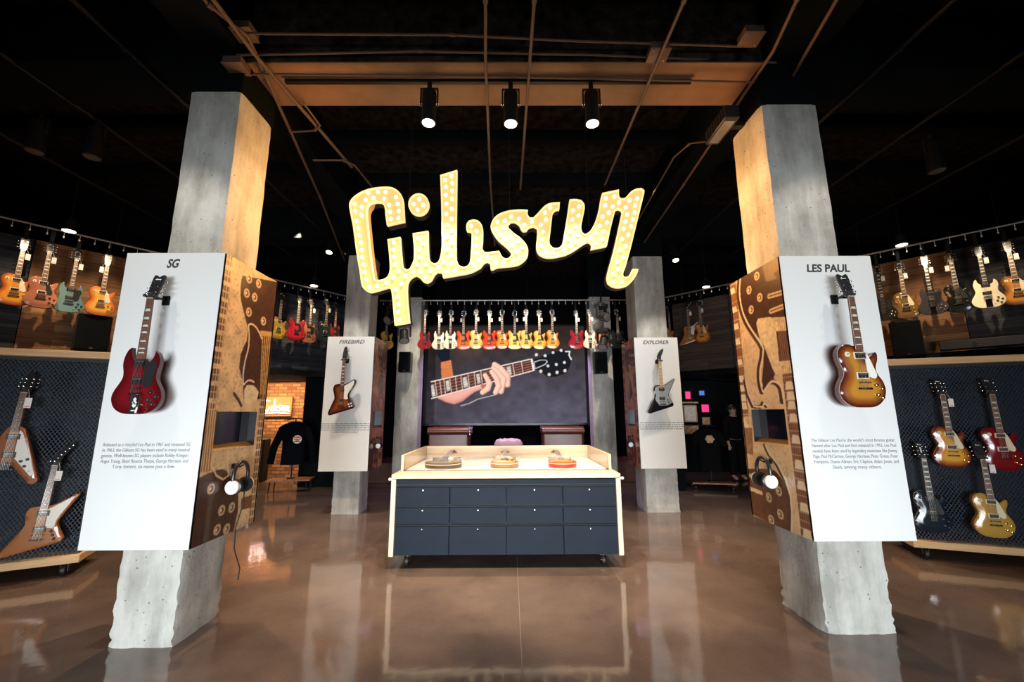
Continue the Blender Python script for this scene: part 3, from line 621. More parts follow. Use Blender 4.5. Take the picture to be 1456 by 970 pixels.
    if F.get('tail') == 'vibrato':
        mb = MB(); y = -(t / 2)
        mb.bbox((-.033, y - .003, .004), (.033, y, .132), 'plasticb', .002)
        mb.bbox((-.042, y - .022, .128), (.042, y - .004, .142), hw, .004)
        for s in (-1, 1): mb.box((s * .028 - .003, y - .012, .09), (s * .028 + .003, y - .003, .135), hw)
        e = [(0, .112), (.012, .10), (.007, .088), (.017, .078), (.009, .068), (.015, .056), (0, .042), (-.015, .056), (-.009, .068), (-.017, .078), (-.007, .088), (-.012, .10)]
        mb.prism(e, y - .0036, y - .003, 'whitep'); mb.prism([(-.012, .085), (.003, .078), (.010, .062), (.002, .066), (-.008, .074)], y - .0042, y - .0036, 'plasticb')
        mb.box((-.017, y - .0036, .020), (.017, y - .003, .028), 'whitep')
        o = mb.build('vibrato_tailpiece', root)
        mb = MB(); mb.tube([(.030, y - .012, .12), (.040, y - .03, .135), (.052, y - .036, .13), (.055, y - .036, .10), (.048, y - .034, .03)], .0028, hw, 8)
        mb.tube([(.050, y - .034, .045), (.046, y - .034, .008)], .0055, 'whitep', 8); mb.build('vibrato_arm', o)
        zt = .135
    elif F.get('tail') == 'long':
        mb = MB(); y = -(t / 2)
        mb.bbox((-.033, y - .006, .01), (.033, y, .13), hw, .002); mb.bbox((-.042, y - .018, .122), (.042, y - .004, .136), hw, .004); mb.build('tailpiece', root); zt = .13
    else:
        mb = MB(); mb.bbox((-.048, yb2 - .014, zt - .007), (.048, yb2 - .003, zt + .007), hw, .004)
        for s in (-1, 1): mb.cyl((s * .045, yb2 - .012, zt), (s * .045, -(t / 2) + .002, zt), .007, hw, 8)
        mb.build('tailpiece', root)
    kb = None
    for x, z in K['knobs']:
        if kb is None:
            mb = MB(); km = F.get('knob', 'gold')
            mb.rings([[(r * math.cos(a), y, r * math.sin(a)) for a in [2 * math.pi * i / 14 for i in range(14)]] for r, y in ((.0135, 0), (.0125, -.004), (.0105, -.006), (.0095, -.014), (.007, -.0155))], km, True)
            kb = o = mb.build('knob', root)
        else: o = kb.copy(); COL.objects.link(o)
        o.location = (x, fy(x, z) + .001, z)
    x, z = K['toggle']; mb = MB(); y = fy(x, z)
    if K['bind'] and kind == 'single_cut': mb.cyl((x, y - .0015, z), (x, y + .002, z), .019, F.get('ring', 'cream'), 16)
    mb.cyl((x, y - .008, z), (x, y, z), .005, hw, 8); mb.cyl((x, y - .02, z + .004), (x, y - .006, z), .003, 'cream', 8)
    mb.build('toggle_switch', root)
    mb = MB()
    for k in range(6):
        x0, x1 = -.0255 + .0102 * k, -.0172 + .0069 * k
        mb.tube([(x0, yb2 - .0145, zt), (x0, yb2 - .0175, zbr), (x1, yt - .0035, NUT + .002), tuple(HT @ Vector((x1 * 1.2, yb - .004, .85)))], .0006 if k > 2 else .0009, 'string', 3)
    mb.build('strings', root)
    return root

def add_price_tag(g, side=1):
    mb = MB(); s = side; y = -.06
    mb.box((s * .032, y, .665), (s * .078, y + .0015, .755), 'tag')
    mb.box((s * .038, y - .0008, .675), (s * .072, y, .68), 'tag_red')
    mb.tube([(s * .055, y, .755), (s * .045, y + .01, .79), (s * .03, y + .02, .83)], .0012, 'tag', 4)
    return mb.build('price_tag', g)

def guitar(kind, fkey, loc, rotz, label, group=None, scale=1., ptag=0, lean=0., tilt=0.):
    key = (kind, fkey)
    if key not in PROTO:
        PROTO[key] = o = make_guitar(kind, FIN[fkey])
    else:
        src = PROTO[key]
        o = src.copy(); COL.objects.link(o)
        for ch in list(src.children):
            if not ch.name.startswith('price_tag'): copy_tree(ch, o)
    o.location = loc; o.rotation_euler = (lean, tilt, rotz); o.scale = (scale,) * 3
    for k in ('group',):
        if k in o: del o[k]
    tag(o, label, 'guitar', group)
    if ptag: add_price_tag(o, ptag)
    return o

FIN = {
 'teaburst': dict(c=(.52, .23, .03), e=(.085, .010, .007), m=(.34, .075, .012), side=(.13, .012, .012), w=.085, fb='rosewood', guard='whitep', knob='gold'),
 'cherry': dict(c=(.17, .006, .010), e=(.085, .003, .005), side=(.07, .003, .005), guard='plasticb', cover='chrome', knob='plasticb', tail='vibrato'),
 'winebird': dict(c=(.30, .085, .02), e=(.030, .006, .005), m=(.16, .03, .010), side=(.03, .006, .005), w=.10, guard='whitep', fb='rosewood', knob='whitep'),
 'blackx': dict(c=(.006, .006, .008), guard='mirror', guard_shape=[(-.03, .415), (.03, .425), (.075, .435), (.198, .524), (.206, .512), (.108, .305), (.102, .258), (.150, .160), (.085, .118), (-.045, .112), (-.108, .205), (-.094, .268), (-.108, .36), (-.088, .405)], fb='maple', knob='plasticb', neck='maple'),
 'amber': dict(c=(.75, .30, .04), e=(.35, .05, .015), side=(.22, .03, .012), guard='cream', w=.06),
 'honey': dict(c=(.85, .42, .07), e=(.60, .13, .02), side=(.35, .06, .02), guard='cream', w=.07),
 'fadedbrown': dict(c=(.33, .12, .07), side=(.22, .07, .04), guard='plasticb', binding=0, knob='plasticb'),
 'pelham': dict(c=(.12, .21, .23), guard='plasticb', knob='plasticb'),
 'goldtop': dict(c=(.50, .30, .06), e=(.44, .25, .045), side=(.28, .13, .04), guard='cream', w=.03),
 'olivegold': dict(c=(.45, .30, .04), e=(.30, .16, .03), side=(.15, .06, .02), guard=None),
 'redsemi': dict(c=(.42, .015, .03), e=(.28, .008, .015), side=(.25, .008, .012), guard='plasticb'),
 'natsg': dict(c=(.42, .17, .08), side=(.3, .1, .05), guard='plasticb', knob='plasticb'),
 'darkgreen': dict(c=(.02, .035, .03), guard='plasticb', binding=0, knob='plasticb'),
 'redsg': dict(c=(.30, .02, .025), guard='plasticb', knob='plasticb'),
 'blacksg': dict(c=(.018, .018, .022), side=(.012, .012, .014), guard='plasticb', three=1, fb='ebony', inlay='block', tail='long'),
 'greysg': dict(c=(.055, .05, .055), side=(.03, .03, .032), guard='plasticb', tail='long', fb='ebony', inlay='block'),
 'darkgold': dict(c=(.20, .11, .03), e=(.15, .07, .02), side=(.09, .04, .02), guard='cream', w=.03),
 'blackcustom': dict(c=(.008, .008, .009), hw='gold', guard='plasticb', fb='ebony', inlay='block', ring='plasticb', cover='gold', knob='plasticb', headbind=1, bind=(.78, .74, .62)),
 'whitesg': dict(c=(.72, .66, .48), side=(.6, .55, .42), guard=None, cover='plasticb', fb='ebony', inlay='block', tail='long', knob='plasticb', neck='whitep'),
 'ivorysg': dict(c=(.80, .74, .60), side=(.7, .64, .5), guard='whitep', tail='long', knob='plasticb'),
 'tobacco': dict(c=(.55, .24, .05), e=(.11, .04, .02), side=(.1, .04, .02), guard='cream', w=.07),
 'natneck': dict(c=(.62, .25, .06), side=(.45, .16, .05), guard=None),
 'korinav': dict(c=(.31, .105, .032), side=(.24, .08, .028), guard='whitep', neck='blondneck', head='plasticb', inlay='dot', knob='plasticb'),
 'korinax': dict(c=(.36, .135, .04), side=(.35, .12, .04), guard='whitep', neck='blondneck', inlay='dot', ring='plasticb', knob='plasticb'),
 'orangesemi': dict(c=(.80, .13, .025), e=(.62, .035, .012), side=(.5, .03, .01), guard='plasticb', w=.05),
 'redorangesemi': dict(c=(.75, .07, .02), e=(.58, .02, .012), side=(.5, .02, .01), guard='plasticb', w=.05),
 'paleyellow': dict(c=(.85, .62, .20), e=(.72, .42, .10), side=(.45, .2, .06), guard='cream', w=.05),
 'fireburst': dict(c=(.85, .32, .03), e=(.60, .04, .012), side=(.4, .03, .01), guard='cream', w=.06),
 'lemon': dict(c=(.88, .62, .16), e=(.70, .36, .06), side=(.3, .12, .04), guard='plasticb', w=.05),
 'yellow': dict(c=(.88, .55, .08), e=(.74, .34, .04), side=(.4, .16, .04), guard='plasticb', w=.05),
 'cherrysemi': dict(c=(.38, .012, .03), e=(.28, .008, .02), side=(.25, .008, .015), guard='plasticb'),
 'blacksemi': dict(c=(.012, .012, .014), guard='plasticb', bind=(.7, .7, .66)),
 'winered': dict(c=(.22, .008, .012), e=(.16, .004, .007), side=(.12, .004, .006), guard='cream', w=.04),
 'midnight': dict(c=(.008, .016, .03), side=(.006, .01, .02), guard='plasticb', ring='plasticb', fb='ebony', inlay='block', headbind=1, knob='plasticb', bind=(.6, .68, .72)),
 'sunburst': dict(c=(.80, .40, .05), e=(.12, .015, .012), m=(.55, .13, .02), side=(.10, .012, .010), guard='cream', w=.09),
 'silvertop': dict(c=(.30, .26, .20), e=(.10, .06, .03), side=(.08, .04, .02), guard='cream', w=.06),
 'naturalsemi': dict(c=(.60, .40, .2), e=(.35, .18, .08), side=(.3, .15, .06), guard='cream', w=.05),
}
VIDEO_E = 1.3
WORLD = .02
EXPO = 0.
WIN = (.90, .965, 1.)
WARM = (1., .62, .28)
def LIGHTS():
    # shop-front windows behind the camera
    area('window_daylight', (-1.7, -3.4, .85), (-1.9, 4, .25), 3.2, 112, WIN, 1.5, 78)
    area('window_daylight', (1.7, -3.4, .85), (1.9, 4, .25), 3.2, 112, WIN, 1.5, 78)
    # cylinder spotlights on the track
    for x in (-.745, .015, .77): spot('track_lamp', (x, 3.35, 4.20), (x * 1.1, 5.0, .95), 360, 66, (1, .82, .58), .05)
    # display lamps for the boxed columns
    spot('display_lamp', (-3.0, 2.1, 4.65), (-2.62, 3.0, 2.0), 120, 60, (1, .90, .78), .05)
    spot('display_lamp', (3.0, 2.1, 4.65), (2.56, 3.1, 2.0), 120, 60, (1, .90, .78), .05)
    spot('display_lamp', (-2.9, 5.6, 4.65), (-2.7, 6.75, 1.4), 260, 50, (1, .90, .78), .05)
    spot('display_lamp', (2.8, 5.6, 4.65), (2.46, 6.76, 1.4), 260, 50, (1, .90, .78), .05)
    # warm glow of the sign towards murals, column faces and beam
    area('sign_glow_left', (-1.3, 4.0, 3.5), (-2.4, 3.4, 3.3), .9, 32, (1, .46, .13), .9)
    area('sign_glow_right', (1.3, 4.0, 3.5), (2.4, 3.5, 3.3), .9, 32, (1, .46, .13), .9)
    area('sign_glow_up', (0, 4.05, 4.0), (0, 3.4, 4.7), 3.0, 6, WARM, .3)
    spot('mural_lamp', (-1.5, 3.42, 4.62), (-2.24, 3.42, 2.3), 75, 70, (1, .66, .32), .05, .7)
    spot('mural_lamp', (1.5, 3.50, 4.62), (2.22, 3.52, 2.3), 75, 70, (1, .66, .32), .05, .7)
    # washers on the hanging guitars
    for s, k in ((.2, 1), (1.0, 1), (2.6, .8), (3.3, 1.6), (4.2, 1.6)):
        x, y = onL(s, -1.0); ax, ay = onL(s, 0.2); spot('wall_lamp', (x, y, 4.85), (ax, ay, 2.5 if s < 2 else 2.8), 270 * k, 44, (1, .74, .46), .03, .8)
    for s, k in ((-.2, 1), (-1.0, 1), (-2.6, .6), (-3.9, .9)):
        x, y = onR(s, -1.0); ax, ay = onR(s, 0.2); spot('wall_lamp', (x, y, 4.85), (ax, ay, 2.5), 270 * k, 44, (1, .74, .46), .03, .8)
    for x in (-1.8, -.6, .6, 1.8): spot('row_lamp', (x, 7.7, 4.9), (x, 9.1, 2.85), 330, 46, (1, .84, .64), .04, .8)
    # floor pools
    spot('floor_lamp_left', (-3.9, 5.2, 4.7), (-3.6, 5.0, 0), 330, 80, (1, .70, .42), .05)
    spot('floor_lamp_right', (3.9, 5.6, 4.7), (3.4, 5.2, 0), 220, 80, (1, .70, .42), .05)
    for s in (-1, 1): spot('floor_fill', (s * 1.9, 5.2, 4.7), (s * 1.9, 4.3, 0), 430, 78, (1, .74, .48), .05)  # added fill spots that brighten the floor, no fixture of their own
    # brick room, shop room, stage
    area('brick_room_lamp', (-5.9, 9.9, 2.36), (-5.9, 10.8, .9), 1.6, 85, (1, .66, .34), .3)
    area('shop_lamp', (5.2, 10.2, 2.36), (5.1, 11.3, 1.4), 1.0, 4, (1, .8, .6), .3)
    area('stage_lamp', (0, 9.7, 3.0), (0, 10.4, .6), 3.0, 60, (.72, .5, 1.), .2)
# ------------------------------------------------------------------ clear glass that lets light through
def thin_glass():
    m, nt, b = nodes('clear_pane')
    tr = nt.nodes.new('ShaderNodeBsdfTransparent'); gl = nt.nodes.new('ShaderNodeBsdfGlossy'); gl.inputs['Roughness'].default_value = .02
    fr = nt.nodes.new('ShaderNodeFresnel'); fr.inputs['IOR'].default_value = 1.12
    mx = nt.nodes.new('ShaderNodeMixShader')
    nt.links.new(fr.outputs[0], mx.inputs[0]); nt.links.new(tr.outputs[0], mx.inputs[1]); nt.links.new(gl.outputs[0], mx.inputs[2])
    nt.links.new(mx.outputs[0], nt.nodes['Material Output'].inputs['Surface'])
    return m
M['pane'] = thin_glass()
M['print'] = attr_mat('printed_mural', .38, .25)
M['video'] = attr_mat('video_image', .6, 0., 0., VIDEO_E)
M['video'].node_tree.nodes['Principled BSDF'].inputs['Specular IOR Level'].default_value = .03

# ------------------------------------------------------------------ camera
def setup_camera():
    f, pt, yw, rl = 578.1, R(9.977), R(.297), R(.254)
    cp, sp, cy, sy, cr, sr = math.cos(pt), math.sin(pt), math.cos(yw), math.sin(yw), math.cos(rl), math.sin(rl)
    def w(u, d, v):
        y2 = cp * d - sp * v; z2 = sp * d + cp * v
        return Vector((cy * u + sy * y2, -sy * u + cy * y2, z2))
    fwd = w(0, 1, 0); right = w(cr, 0, -sr); up = w(sr, 0, cr)
    cam = bpy.data.cameras.new('camera'); o = bpy.data.objects.new('camera', cam); COL.objects.link(o)
    cam.sensor_width = 36; cam.sensor_fit = 'HORIZONTAL'; cam.lens = f / 1456 * 36; cam.clip_start = .05; cam.clip_end = 100
    o.matrix_world = Matrix(((right.x, up.x, -fwd.x, 0), (right.y, up.y, -fwd.y, 0), (right.z, up.z, -fwd.z, 1.6), (0, 0, 0, 1)))
    SC.camera = o
setup_camera()

def struct(mb, name, loc=(0, 0, 0), rotz=0, label=None):
    o = mb.build(name, None, loc, rotz); tag(o, label, kind='structure'); return o

# frames of the two angled sides and the back
TL, TR = R(50.7), R(-46.3)
OL, OR = Vector((-6.65, 4.98, 0)), Vector((7.05, 5.18, 0))
def onL(s, off=0.):   # off > 0 is behind the rail, away from the room
    return (OL.x + s * math.cos(TL) - off * math.sin(TL), OL.y + s * math.sin(TL) + off * math.cos(TL))
def onR(s, off=0.):
    return (OR.x + s * math.cos(TR) - off * math.sin(TR), OR.y + s * math.sin(TR) + off * math.cos(TR))
def sL(p): return (p[0] - OL.x) * math.cos(TL) + (p[1] - OL.y) * math.sin(TL)
def sR(p): return (p[0] - OR.x) * math.cos(TR) + (p[1] - OR.y) * math.sin(TR)

# ------------------------------------------------------------------ the room
mb = MB(); mb.box((-13, -6, -.1), (13, 13, 0), 'floor')
struct(mb, 'floor')
mb = MB()
for y in (2.72, 8.6): mb.box((-12, y - .003, 0), (12, y + .003, .0006), 'joint')
for x in (.07, -6.4, 6.6): mb.box((x - .003, -5, 0), (x + .003, 8.6, .0006), 'joint')
struct(mb, 'floor_joint')
mb = MB(); mb.box((-13, -6, 5.35), (13, 13, 5.5), 'deck'); struct(mb, 'ceiling')
mb = MB(); mb.box((-13, 12.6, 0), (13, 12.8, 5.4), 'blackpaint'); struct(mb, 'wall_back')
mb = MB(); mb.box((-13, -5, 0), (-12.8, 12.7, 5.4), 'blackpaint'); struct(mb, 'wall_left')
mb = MB(); mb.box((12.8, -5, 0), (13, 12.7, 5.4), 'blackpaint'); struct(mb, 'wall_right')

def beam(a, b, m, name='beam'):
    mb = MB(); mb.box(a, b, m); struct(mb, name)
beam((-2.36, 3.18, 4.722), (2.30, 3.70, 5.36), 'deckbeam'); beam((-2.36, 3.18, 4.71), (2.30, 3.70, 4.722), 'soffit')
beam((-12, 3.20, 4.74), (-2.83, 3.72, 5.36), 'blackpaint'); beam((2.83, 3.28, 4.74), (12, 3.78, 5.36), 'blackpaint')
beam((-2.80, -5, 4.78), (-2.38, 3.18, 5.36), 'blackpaint'); beam((2.32, -5, 4.78), (2.80, 3.28, 5.36), 'blackpaint')
beam((-2.85, 3.7, 4.78), (-2.42, 12, 5.36), 'blackpaint'); beam((2.26, 3.8, 4.78), (2.74, 12, 5.36), 'blackpaint')
beam((-12, 6.95, 4.74), (12, 7.35, 5.36), 'blackpaint')
for y in (.9, 1.9, 4.6, 5.6, 8.3, 9.4): 
    beam((-12, y, 5.15), (-2.85, y + .12, 5.36), 'blackpaint', 'beam'); beam((2.85, y, 5.15), (12, y + .12, 5.36), 'blackpaint', 'beam')
for y in (4.9, 5.9, 8.3): beam((-2.38, y, 5.2), (2.28, y + .1, 5.36), 'blackpaint')

# concrete columns: cast faces, chipped and uneven towards the foot
def column(x0, x1, y0, y1, z1, zp, seed, rough=1.):
    rg = random.Random(seed); mb = MB(); rs = []; N = 9
    zs = [0, .02, .04, .065, .09, .12, .15, .19, .23, .27, .31, .36, .41, .46, .52, .58, .65, .75, .95, 1.2, 1.6, 2.0, 2.6, 2.9, 3.0, 3.1, 3.2, 3.35, 3.5, 3.65, 3.8, 3.95, 4.1, 4.2, 4.27, zp]
    zs = [z for z in zs if z <= zp]
    if zs[-1] != zp: zs.append(zp)
    for z in zs:
        k = rough * (.0045 * math.exp(-z / .3) + .0014)
        r = []
        for (a, b) in (((x0, y0), (x1, y0)), ((x1, y0), (x1, y1)), ((x1, y1), (x0, y1)), ((x0, y1), (x0, y0))):
            for i in range(N):
                t = i / N; cx, cy = a[0] + (b[0] - a[0]) * t, a[1] + (b[1] - a[1]) * t
                c = .010 if i == 0 else 0          # softened corner
                mx, my = (x0 + x1) / 2, (y0 + y1) / 2
                j = k * (2.0 if i == 0 else .7)
                cx += -math.copysign(c, cx - mx) + rg.uniform(-j, j); cy += -math.copysign(c, cy - my) + rg.uniform(-j, j)
                if z < .12: cx += (cx - mx) * .012 * (1 - z / .12) * rg.random(); cy += (cy - my) * .012 * (1 - z / .12) * rg.random()
                r.append((cx, cy, z))
        rs.append(r)
    mb.rings(rs, 'concrete', True)
    mb.box((x0 - .003, y0 - .003, zp - .002), (x1 + .003, y1 + .003, z1), 'blackpaint')
    o = mb.build('column'); tag(o, kind='structure'); return o
column(-2.813, -2.36, 3.162, 3.64, 5.36, 4.40, 1)
column(2.297, 2.815, 3.269, 3.775, 5.36, 4.36, 2)
column(-2.896, -2.45, 6.929, 7.359, 5.36, 4.39, 3, .6)
column(2.204, 2.748, 6.931, 7.491, 5.36, 4.36, 4, .6)
column(-2.62, -2.08, 9.32, 9.75, 5.36, 4.3, 5, .3)
column(1.87, 2.38, 9.32, 9.75, 5.36, 4.3, 6, .3)

# angled upper walls of alternating wood panels
def wall_panels(name, org, th, spans, z0, z1, off):
    for a, b, m in spans:
        mb = MB(); mb.box((a + .004, 0, z0), (b - .004, .05, z1), m)
        ox, oy = org.x - off * math.sin(th), org.y + off * math.cos(th)
        struct(mb, name, (ox, oy, 0), th)
wall_panels('wall_left', OL, TL, [(-3.5, -2.0, 'warmwall'), (-2.0, .33, 'darkwall'), (.33, 1.62, 'warmwall'), (1.62, 2.9, 'darkwall'), (2.9, 5.2, 'darkwall')], 2.47, 4.02, .27)
wall_panels('wall_right', OR, TR, [(2.0, 3.5, 'warmwall'), (-.68, 2.0, 'darkwall'), (-1.95, -.68, 'warmwall'), (-3.9, -1.95, 'darkwall'), (-5.1, -3.9, 'midwall')], 2.47, 4.02, .27)
# black soffit edge below the wood and the low ceiling of the rooms behind
for org, th, a, b in ((OL, TL, -3.5, 5.2), (OR, TR, -5.1, 3.5)):
    mb = MB(); mb.box((a, -.06, 2.36), (b, .10, 2.47), 'blackpaint'); mb.box((a, .10, 2.40), (b, 4.2, 2.52), 'blackpaint')
    ox, oy = org.x - .27 * math.sin(th), org.y + .27 * math.cos(th)
    struct(mb, 'trim', (ox, oy, 0), th)
# black piers where the side walls meet the back
mb = MB(); mb.box((-3.62, 8.95, 0), (-3.32, 9.25, 2.5), 'blackpaint'); struct(mb, 'wall_pier')
mb = MB(); mb.box((3.28, 8.75, 0), (3.62, 9.1, 2.5), 'blackpaint'); struct(mb, 'wall_pier')
mb = MB(); mb.box((-3.58, 11.02, 0), (3.58, 11.1, 5.3), 'drape'); struct(mb, 'wall_stage')
# brick room on one side, dark shop room on the other
mb = MB(); mb.box((-9.5, 10.8, 0), (-5.05, 11.0, 2.45), 'brick'); mb.box((-5.05, 10.55, 0), (-4.7, 11.0, 2.45), 'brick'); struct(mb, 'wall_brick')
mb = MB(); mb.box((-4.7, 9.4, 0), (-3.6, 11.0, 2.45), 'blackpaint'); struct(mb, 'wall_side')
mb = MB(); mb.box((3.6, 11.4, 0), (9.5, 11.6, 2.45), 'blackpaint'); struct(mb, 'wall_shop')

# ------------------------------------------------------------------ stage, video wall, sofas
mb = MB(); mb.bbox((-3.3, 9.80, .0), (3.2, 11.0, .46), 'stagewood', .012); mb.box((-3.3, 9.78, .40), (3.2, 9.80, .455), 'stagewood')
tag(mb.build('stage'), 'low reddish-brown wooden stage platform in front of the video wall', 'stage')

def canvas(W, H, base):
    U, V = np.meshgrid((np.arange(W) + 0.) / (W - 1), (np.arange(H) + 0.) / (H - 1))
    C = np.empty((H * W, 3)); C[:] = base
    return np.stack([U.ravel(), V.ravel()], 1), C
def vnoise(P, sx, sy, seed):
    g = np.random.default_rng(seed).random((48, 48))
    x = (P[:, 0] * sx) % 47; y = (P[:, 1] * sy) % 47
    i, j = x.astype(int), y.astype(int); fx, fy = x - i, y - j
    fx, fy = fx * fx * (3 - 2 * fx), fy * fy * (3 - 2 * fy)
    return (g[j, i] * (1 - fx) + g[j, i + 1] * fx) * (1 - fy) + (g[j + 1, i] * (1 - fx) + g[j + 1, i + 1] * fx) * fy
def fill(P, C, poly, col, a=1., noise=0.):
    k = inside(P, poly)
    c = np.array(col)[None] * np.ones((k.sum(), 1))
    if noise: c = c * (1 + noise * (vnoise(P[k], 30, 90, 3) - .5))[:, None]
    C[k] = C[k] * (1 - a) + c * a
def stroke(P, C, line, w, col, asp=1., closed=False):
    Q = P * np.array([1, asp]); L = [(x, y * asp) for x, y in line]
    k = seg_dist(Q, L, closed) < w
    C[k] = col
def disc(P, C, c, r, col, asp=1.):
    k = np.hypot(P[:, 0] - c[0], (P[:, 1] - c[1]) * asp) < r; C[k] = col
def grid_mesh(W, H, fn, colours, m, name, parent, hole=None, twoside=None):
    """printed or lit surface: a fine grid whose vertices carry the picture's own colours"""
    q = np.pad(colours.reshape(H, W, 3), ((1, 1), (1, 1), (0, 0)), 'edge')
    colours = (q[1:-1, 1:-1] * 2 + q[:-2, 1:-1] + q[2:, 1:-1] + q[1:-1, :-2] + q[1:-1, 2:]).reshape(-1, 3) / 6
    uv = np.stack(np.meshgrid(np.arange(W) / (W - 1), np.arange(H) / (H - 1)), -1).reshape(-1, 2)
    mb = MB(); vs = [fn(u, v) for u, v in uv]
    fs = []
    hk = inside(uv, hole).reshape(H, W) if hole else np.zeros((H, W), bool)
    for j in range(H - 1):
        for i in range(W - 1):
            if hk[j, i] and hk[j + 1, i] and hk[j, i + 1] and hk[j + 1, i + 1]: continue
            a = j * W + i; fs.append((a, a + 1, a + W + 1, a + W))
    mb.add(vs, fs, m, False)
    mb.col = np.concatenate([colours, np.ones((len(colours), 1))], 1)
    return mb.build(name, parent, fix=False)

# the picture on the screen: a hand on a guitar neck
W_, H_ = 380, 236
P, C = canvas(W_, H_, (.040, .036, .050))
C[:] = np.array([.020, .014, .012]) + (np.array([.060, .056, .082]) - np.array([.020, .014, .012])) * (np.clip(1.05 - P[:, 1] * 1.25, 0, 1) * (.45 + .55 * np.clip(P[:, 0] * 1.6, 0, 1)))[:, None]
C += (np.array([.035, .018, .010])[None] * np.exp(-((P[:, 0] - .28) ** 2 + (P[:, 1] - .80) ** 2) / .012)[:, None])
C *= (1 + .45 * (vnoise(P, 22, 14, 9) - .5))[:, None]; C *= (1 + .18 * (vnoise(P, 45, 30, 19) - .5))[:, None]
A_ = 2.566 / 4.194
C[P[:, 0] < .05] *= .5
fill(P, C, SCR['dsl'], (.006, .008, .014)); fill(P, C, SCR['sleeve'], (.42, .13, .045), 1, .3)
def limb(L, light, dark):
    Q = P * np.array([1, A_]); best = np.full(len(P), 9.); side = np.zeros(len(P))
    for (x0, y0, r0), (x1, y1, r1) in zip(L, L[1:]):
        a = np.array([x0, y0 * A_]); d = np.array([x1, y1 * A_]) - a
        t = np.clip(((Q - a) @ d) / (d @ d), 0, 1); v = Q - a - t[:, None] * d
        q = np.hypot(v[:, 0], v[:, 1]) / (r0 + (r1 - r0) * t); k = q < best
        best[k] = q[k]; side[k] = ((-v[:, 0] * .75 + v[:, 1] * .6) / (r0 + (r1 - r0) * t))[k]
    k = best < 1; s = np.clip(.18 + .62 * np.sqrt(1 - np.clip(best[k], 0, 1) ** 2) + .30 * side[k], 0, 1)[:, None]
    C[k] = np.array(dark) * (1 - s) + np.array(light) * s
C *= 1.35
limb(SCR['arm'], (.82, .42, .34), (.30, .09, .07))
fill(P, C, SCR['neck'], (.10, .022, .014), 1, .5)
for L in SCR['inl']: fill(P, C, L, (.52, .50, .44), 1, .5)
for L in SCR['frets']: stroke(P, C, L, .0022, (.55, .50, .45), A_)
for i in (1, 2, 3, 4):
    n = SCR['neck']; t = i / 5
    stroke(P, C, [(n[0][0] * (1 - t) + n[3][0] * t, n[0][1] * (1 - t) + n[3][1] * t), (n[1][0] * (1 - t) + n[2][0] * t, n[1][1] * (1 - t) + n[2][1] * t)], .0012, (.34, .22, .18), A_)
stroke(P, C, SCR['neck'][:2], .003, (.72, .66, .58), A_); stroke(P, C, SCR['neck'][2:], .003, (.72, .66, .58), A_)
fill(P, C, SCR['head'], (.008, .009, .012)); fill(P, C, SCR['nut'], (.75, .72, .66)); stroke(P, C, SCR['truss'], .0022, (.6, .6, .6), A_)
for p in SCR['pegs']: disc(P, C, p, .009, (.62, .62, .64), A_)
for p in SCR['buttons']: disc(P, C, p, .010, (.66, .60, .50), A_)
stroke(P, C, SCR['logo'], .004, (.7, .68, .6), A_)
limb(SCR['thumb'], (.60, .12, .08), (.30, .06, .04))
for L in SCR['fingers']: limb(L, (.95, .62, .48), (.34, .11, .07))
stroke(P, C, SCR['cord'], .0022, (.45, .43, .45), A_)
screen = empty('video_wall', (-.09, 10.8, 1.33), label='large dark video wall showing a hand on a guitar neck, behind the stage', cat='screen')
grid_mesh(W_, H_, lambda u, v: ((-2.10) + 4.194 * u, 0, 2.566 * v), C, 'video', 'screen_image', screen)
mb = MB(); mb.box((-2.20, .004, -.05), (2.20, .09, 2.62), 'plasticb'); mb.bbox((-2.2, -.012, -.06), (2.2, .004, -.004), 'plasticb', .003)
mb.build('screen_housing', screen)

def sofa(x, s, label):
    """rolled-arm leather sofa seen from its side; s=+1 has its front to +x"""
    r = empty('leather_sofa', (x, 10.15, .46), label=label, cat='sofa')
    mb = MB(); mb.bbox((-.45, 0, .12), (.45, .62, .42), 'leather', .04); mb.build('seat', r)
    for y in (-.06, .60):
        mb = MB(); mb.bbox((-.50, y, .10), (.46, y + .12, .66), 'leather', .03)
        mb.cyl((-.52, y + .05, .70), (.48, y + .05, .70), .10, 'leather', 18); mb.build('arm', r)
        mb = MB(); c = .485 if s > 0 else -.525
        mb.tube([(c, y + .05, .70), (c + .012, y + .05, .70)], [.085, .085], 'leather', 16); 
        for k in range(12):
            a = 2 * math.pi * k / 12; mb.ball((c + .014, y + .05 + .09 * math.cos(a), .70 + .09 * math.sin(a)), .010, 'chrome', 6, 5)
        mb.build('arm_scroll', r)
    bx = -.50 if s > 0 else .34
    mb = MB(); mb.bbox((bx, -.02, .3), (bx + .16, .66, .68), 'leather', .05); mb.cyl((bx + .08, -.02, .70), (bx + .08, .66, .70), .095, 'leather', 14)
    for i in range(4):
        for j in range(3): mb.ball((bx + (.17 if s > 0 else -.01), .08 + i * .16, .40 + j * .1), .012, 'rubber', 6, 5)
    mb.build('backrest', r)
    for a in (-.40, .40):
        for y in (.02, .58):
            mb = MB(); mb.cyl((a, y, 0), (a, y, .12), .022, 'ebony', 10, .035); mb.build('leg', r)
sofa(-1.48, 1, 'oxblood leather rolled-arm sofa on the stage, under the sleeve side of the video picture')
sofa(1.30, -1, 'oxblood leather rolled-arm sofa on the stage, under the guitar headstock in the video picture')
M['tuft'] = mat('pale_pink_fabric', (.62, .45, .50), .8)
r = empty('footstool', (-.05, 10.25, .46), label='pale pink tufted footstool on the stage between the two leather sofas', cat='stool')
mb = MB(); rs = []
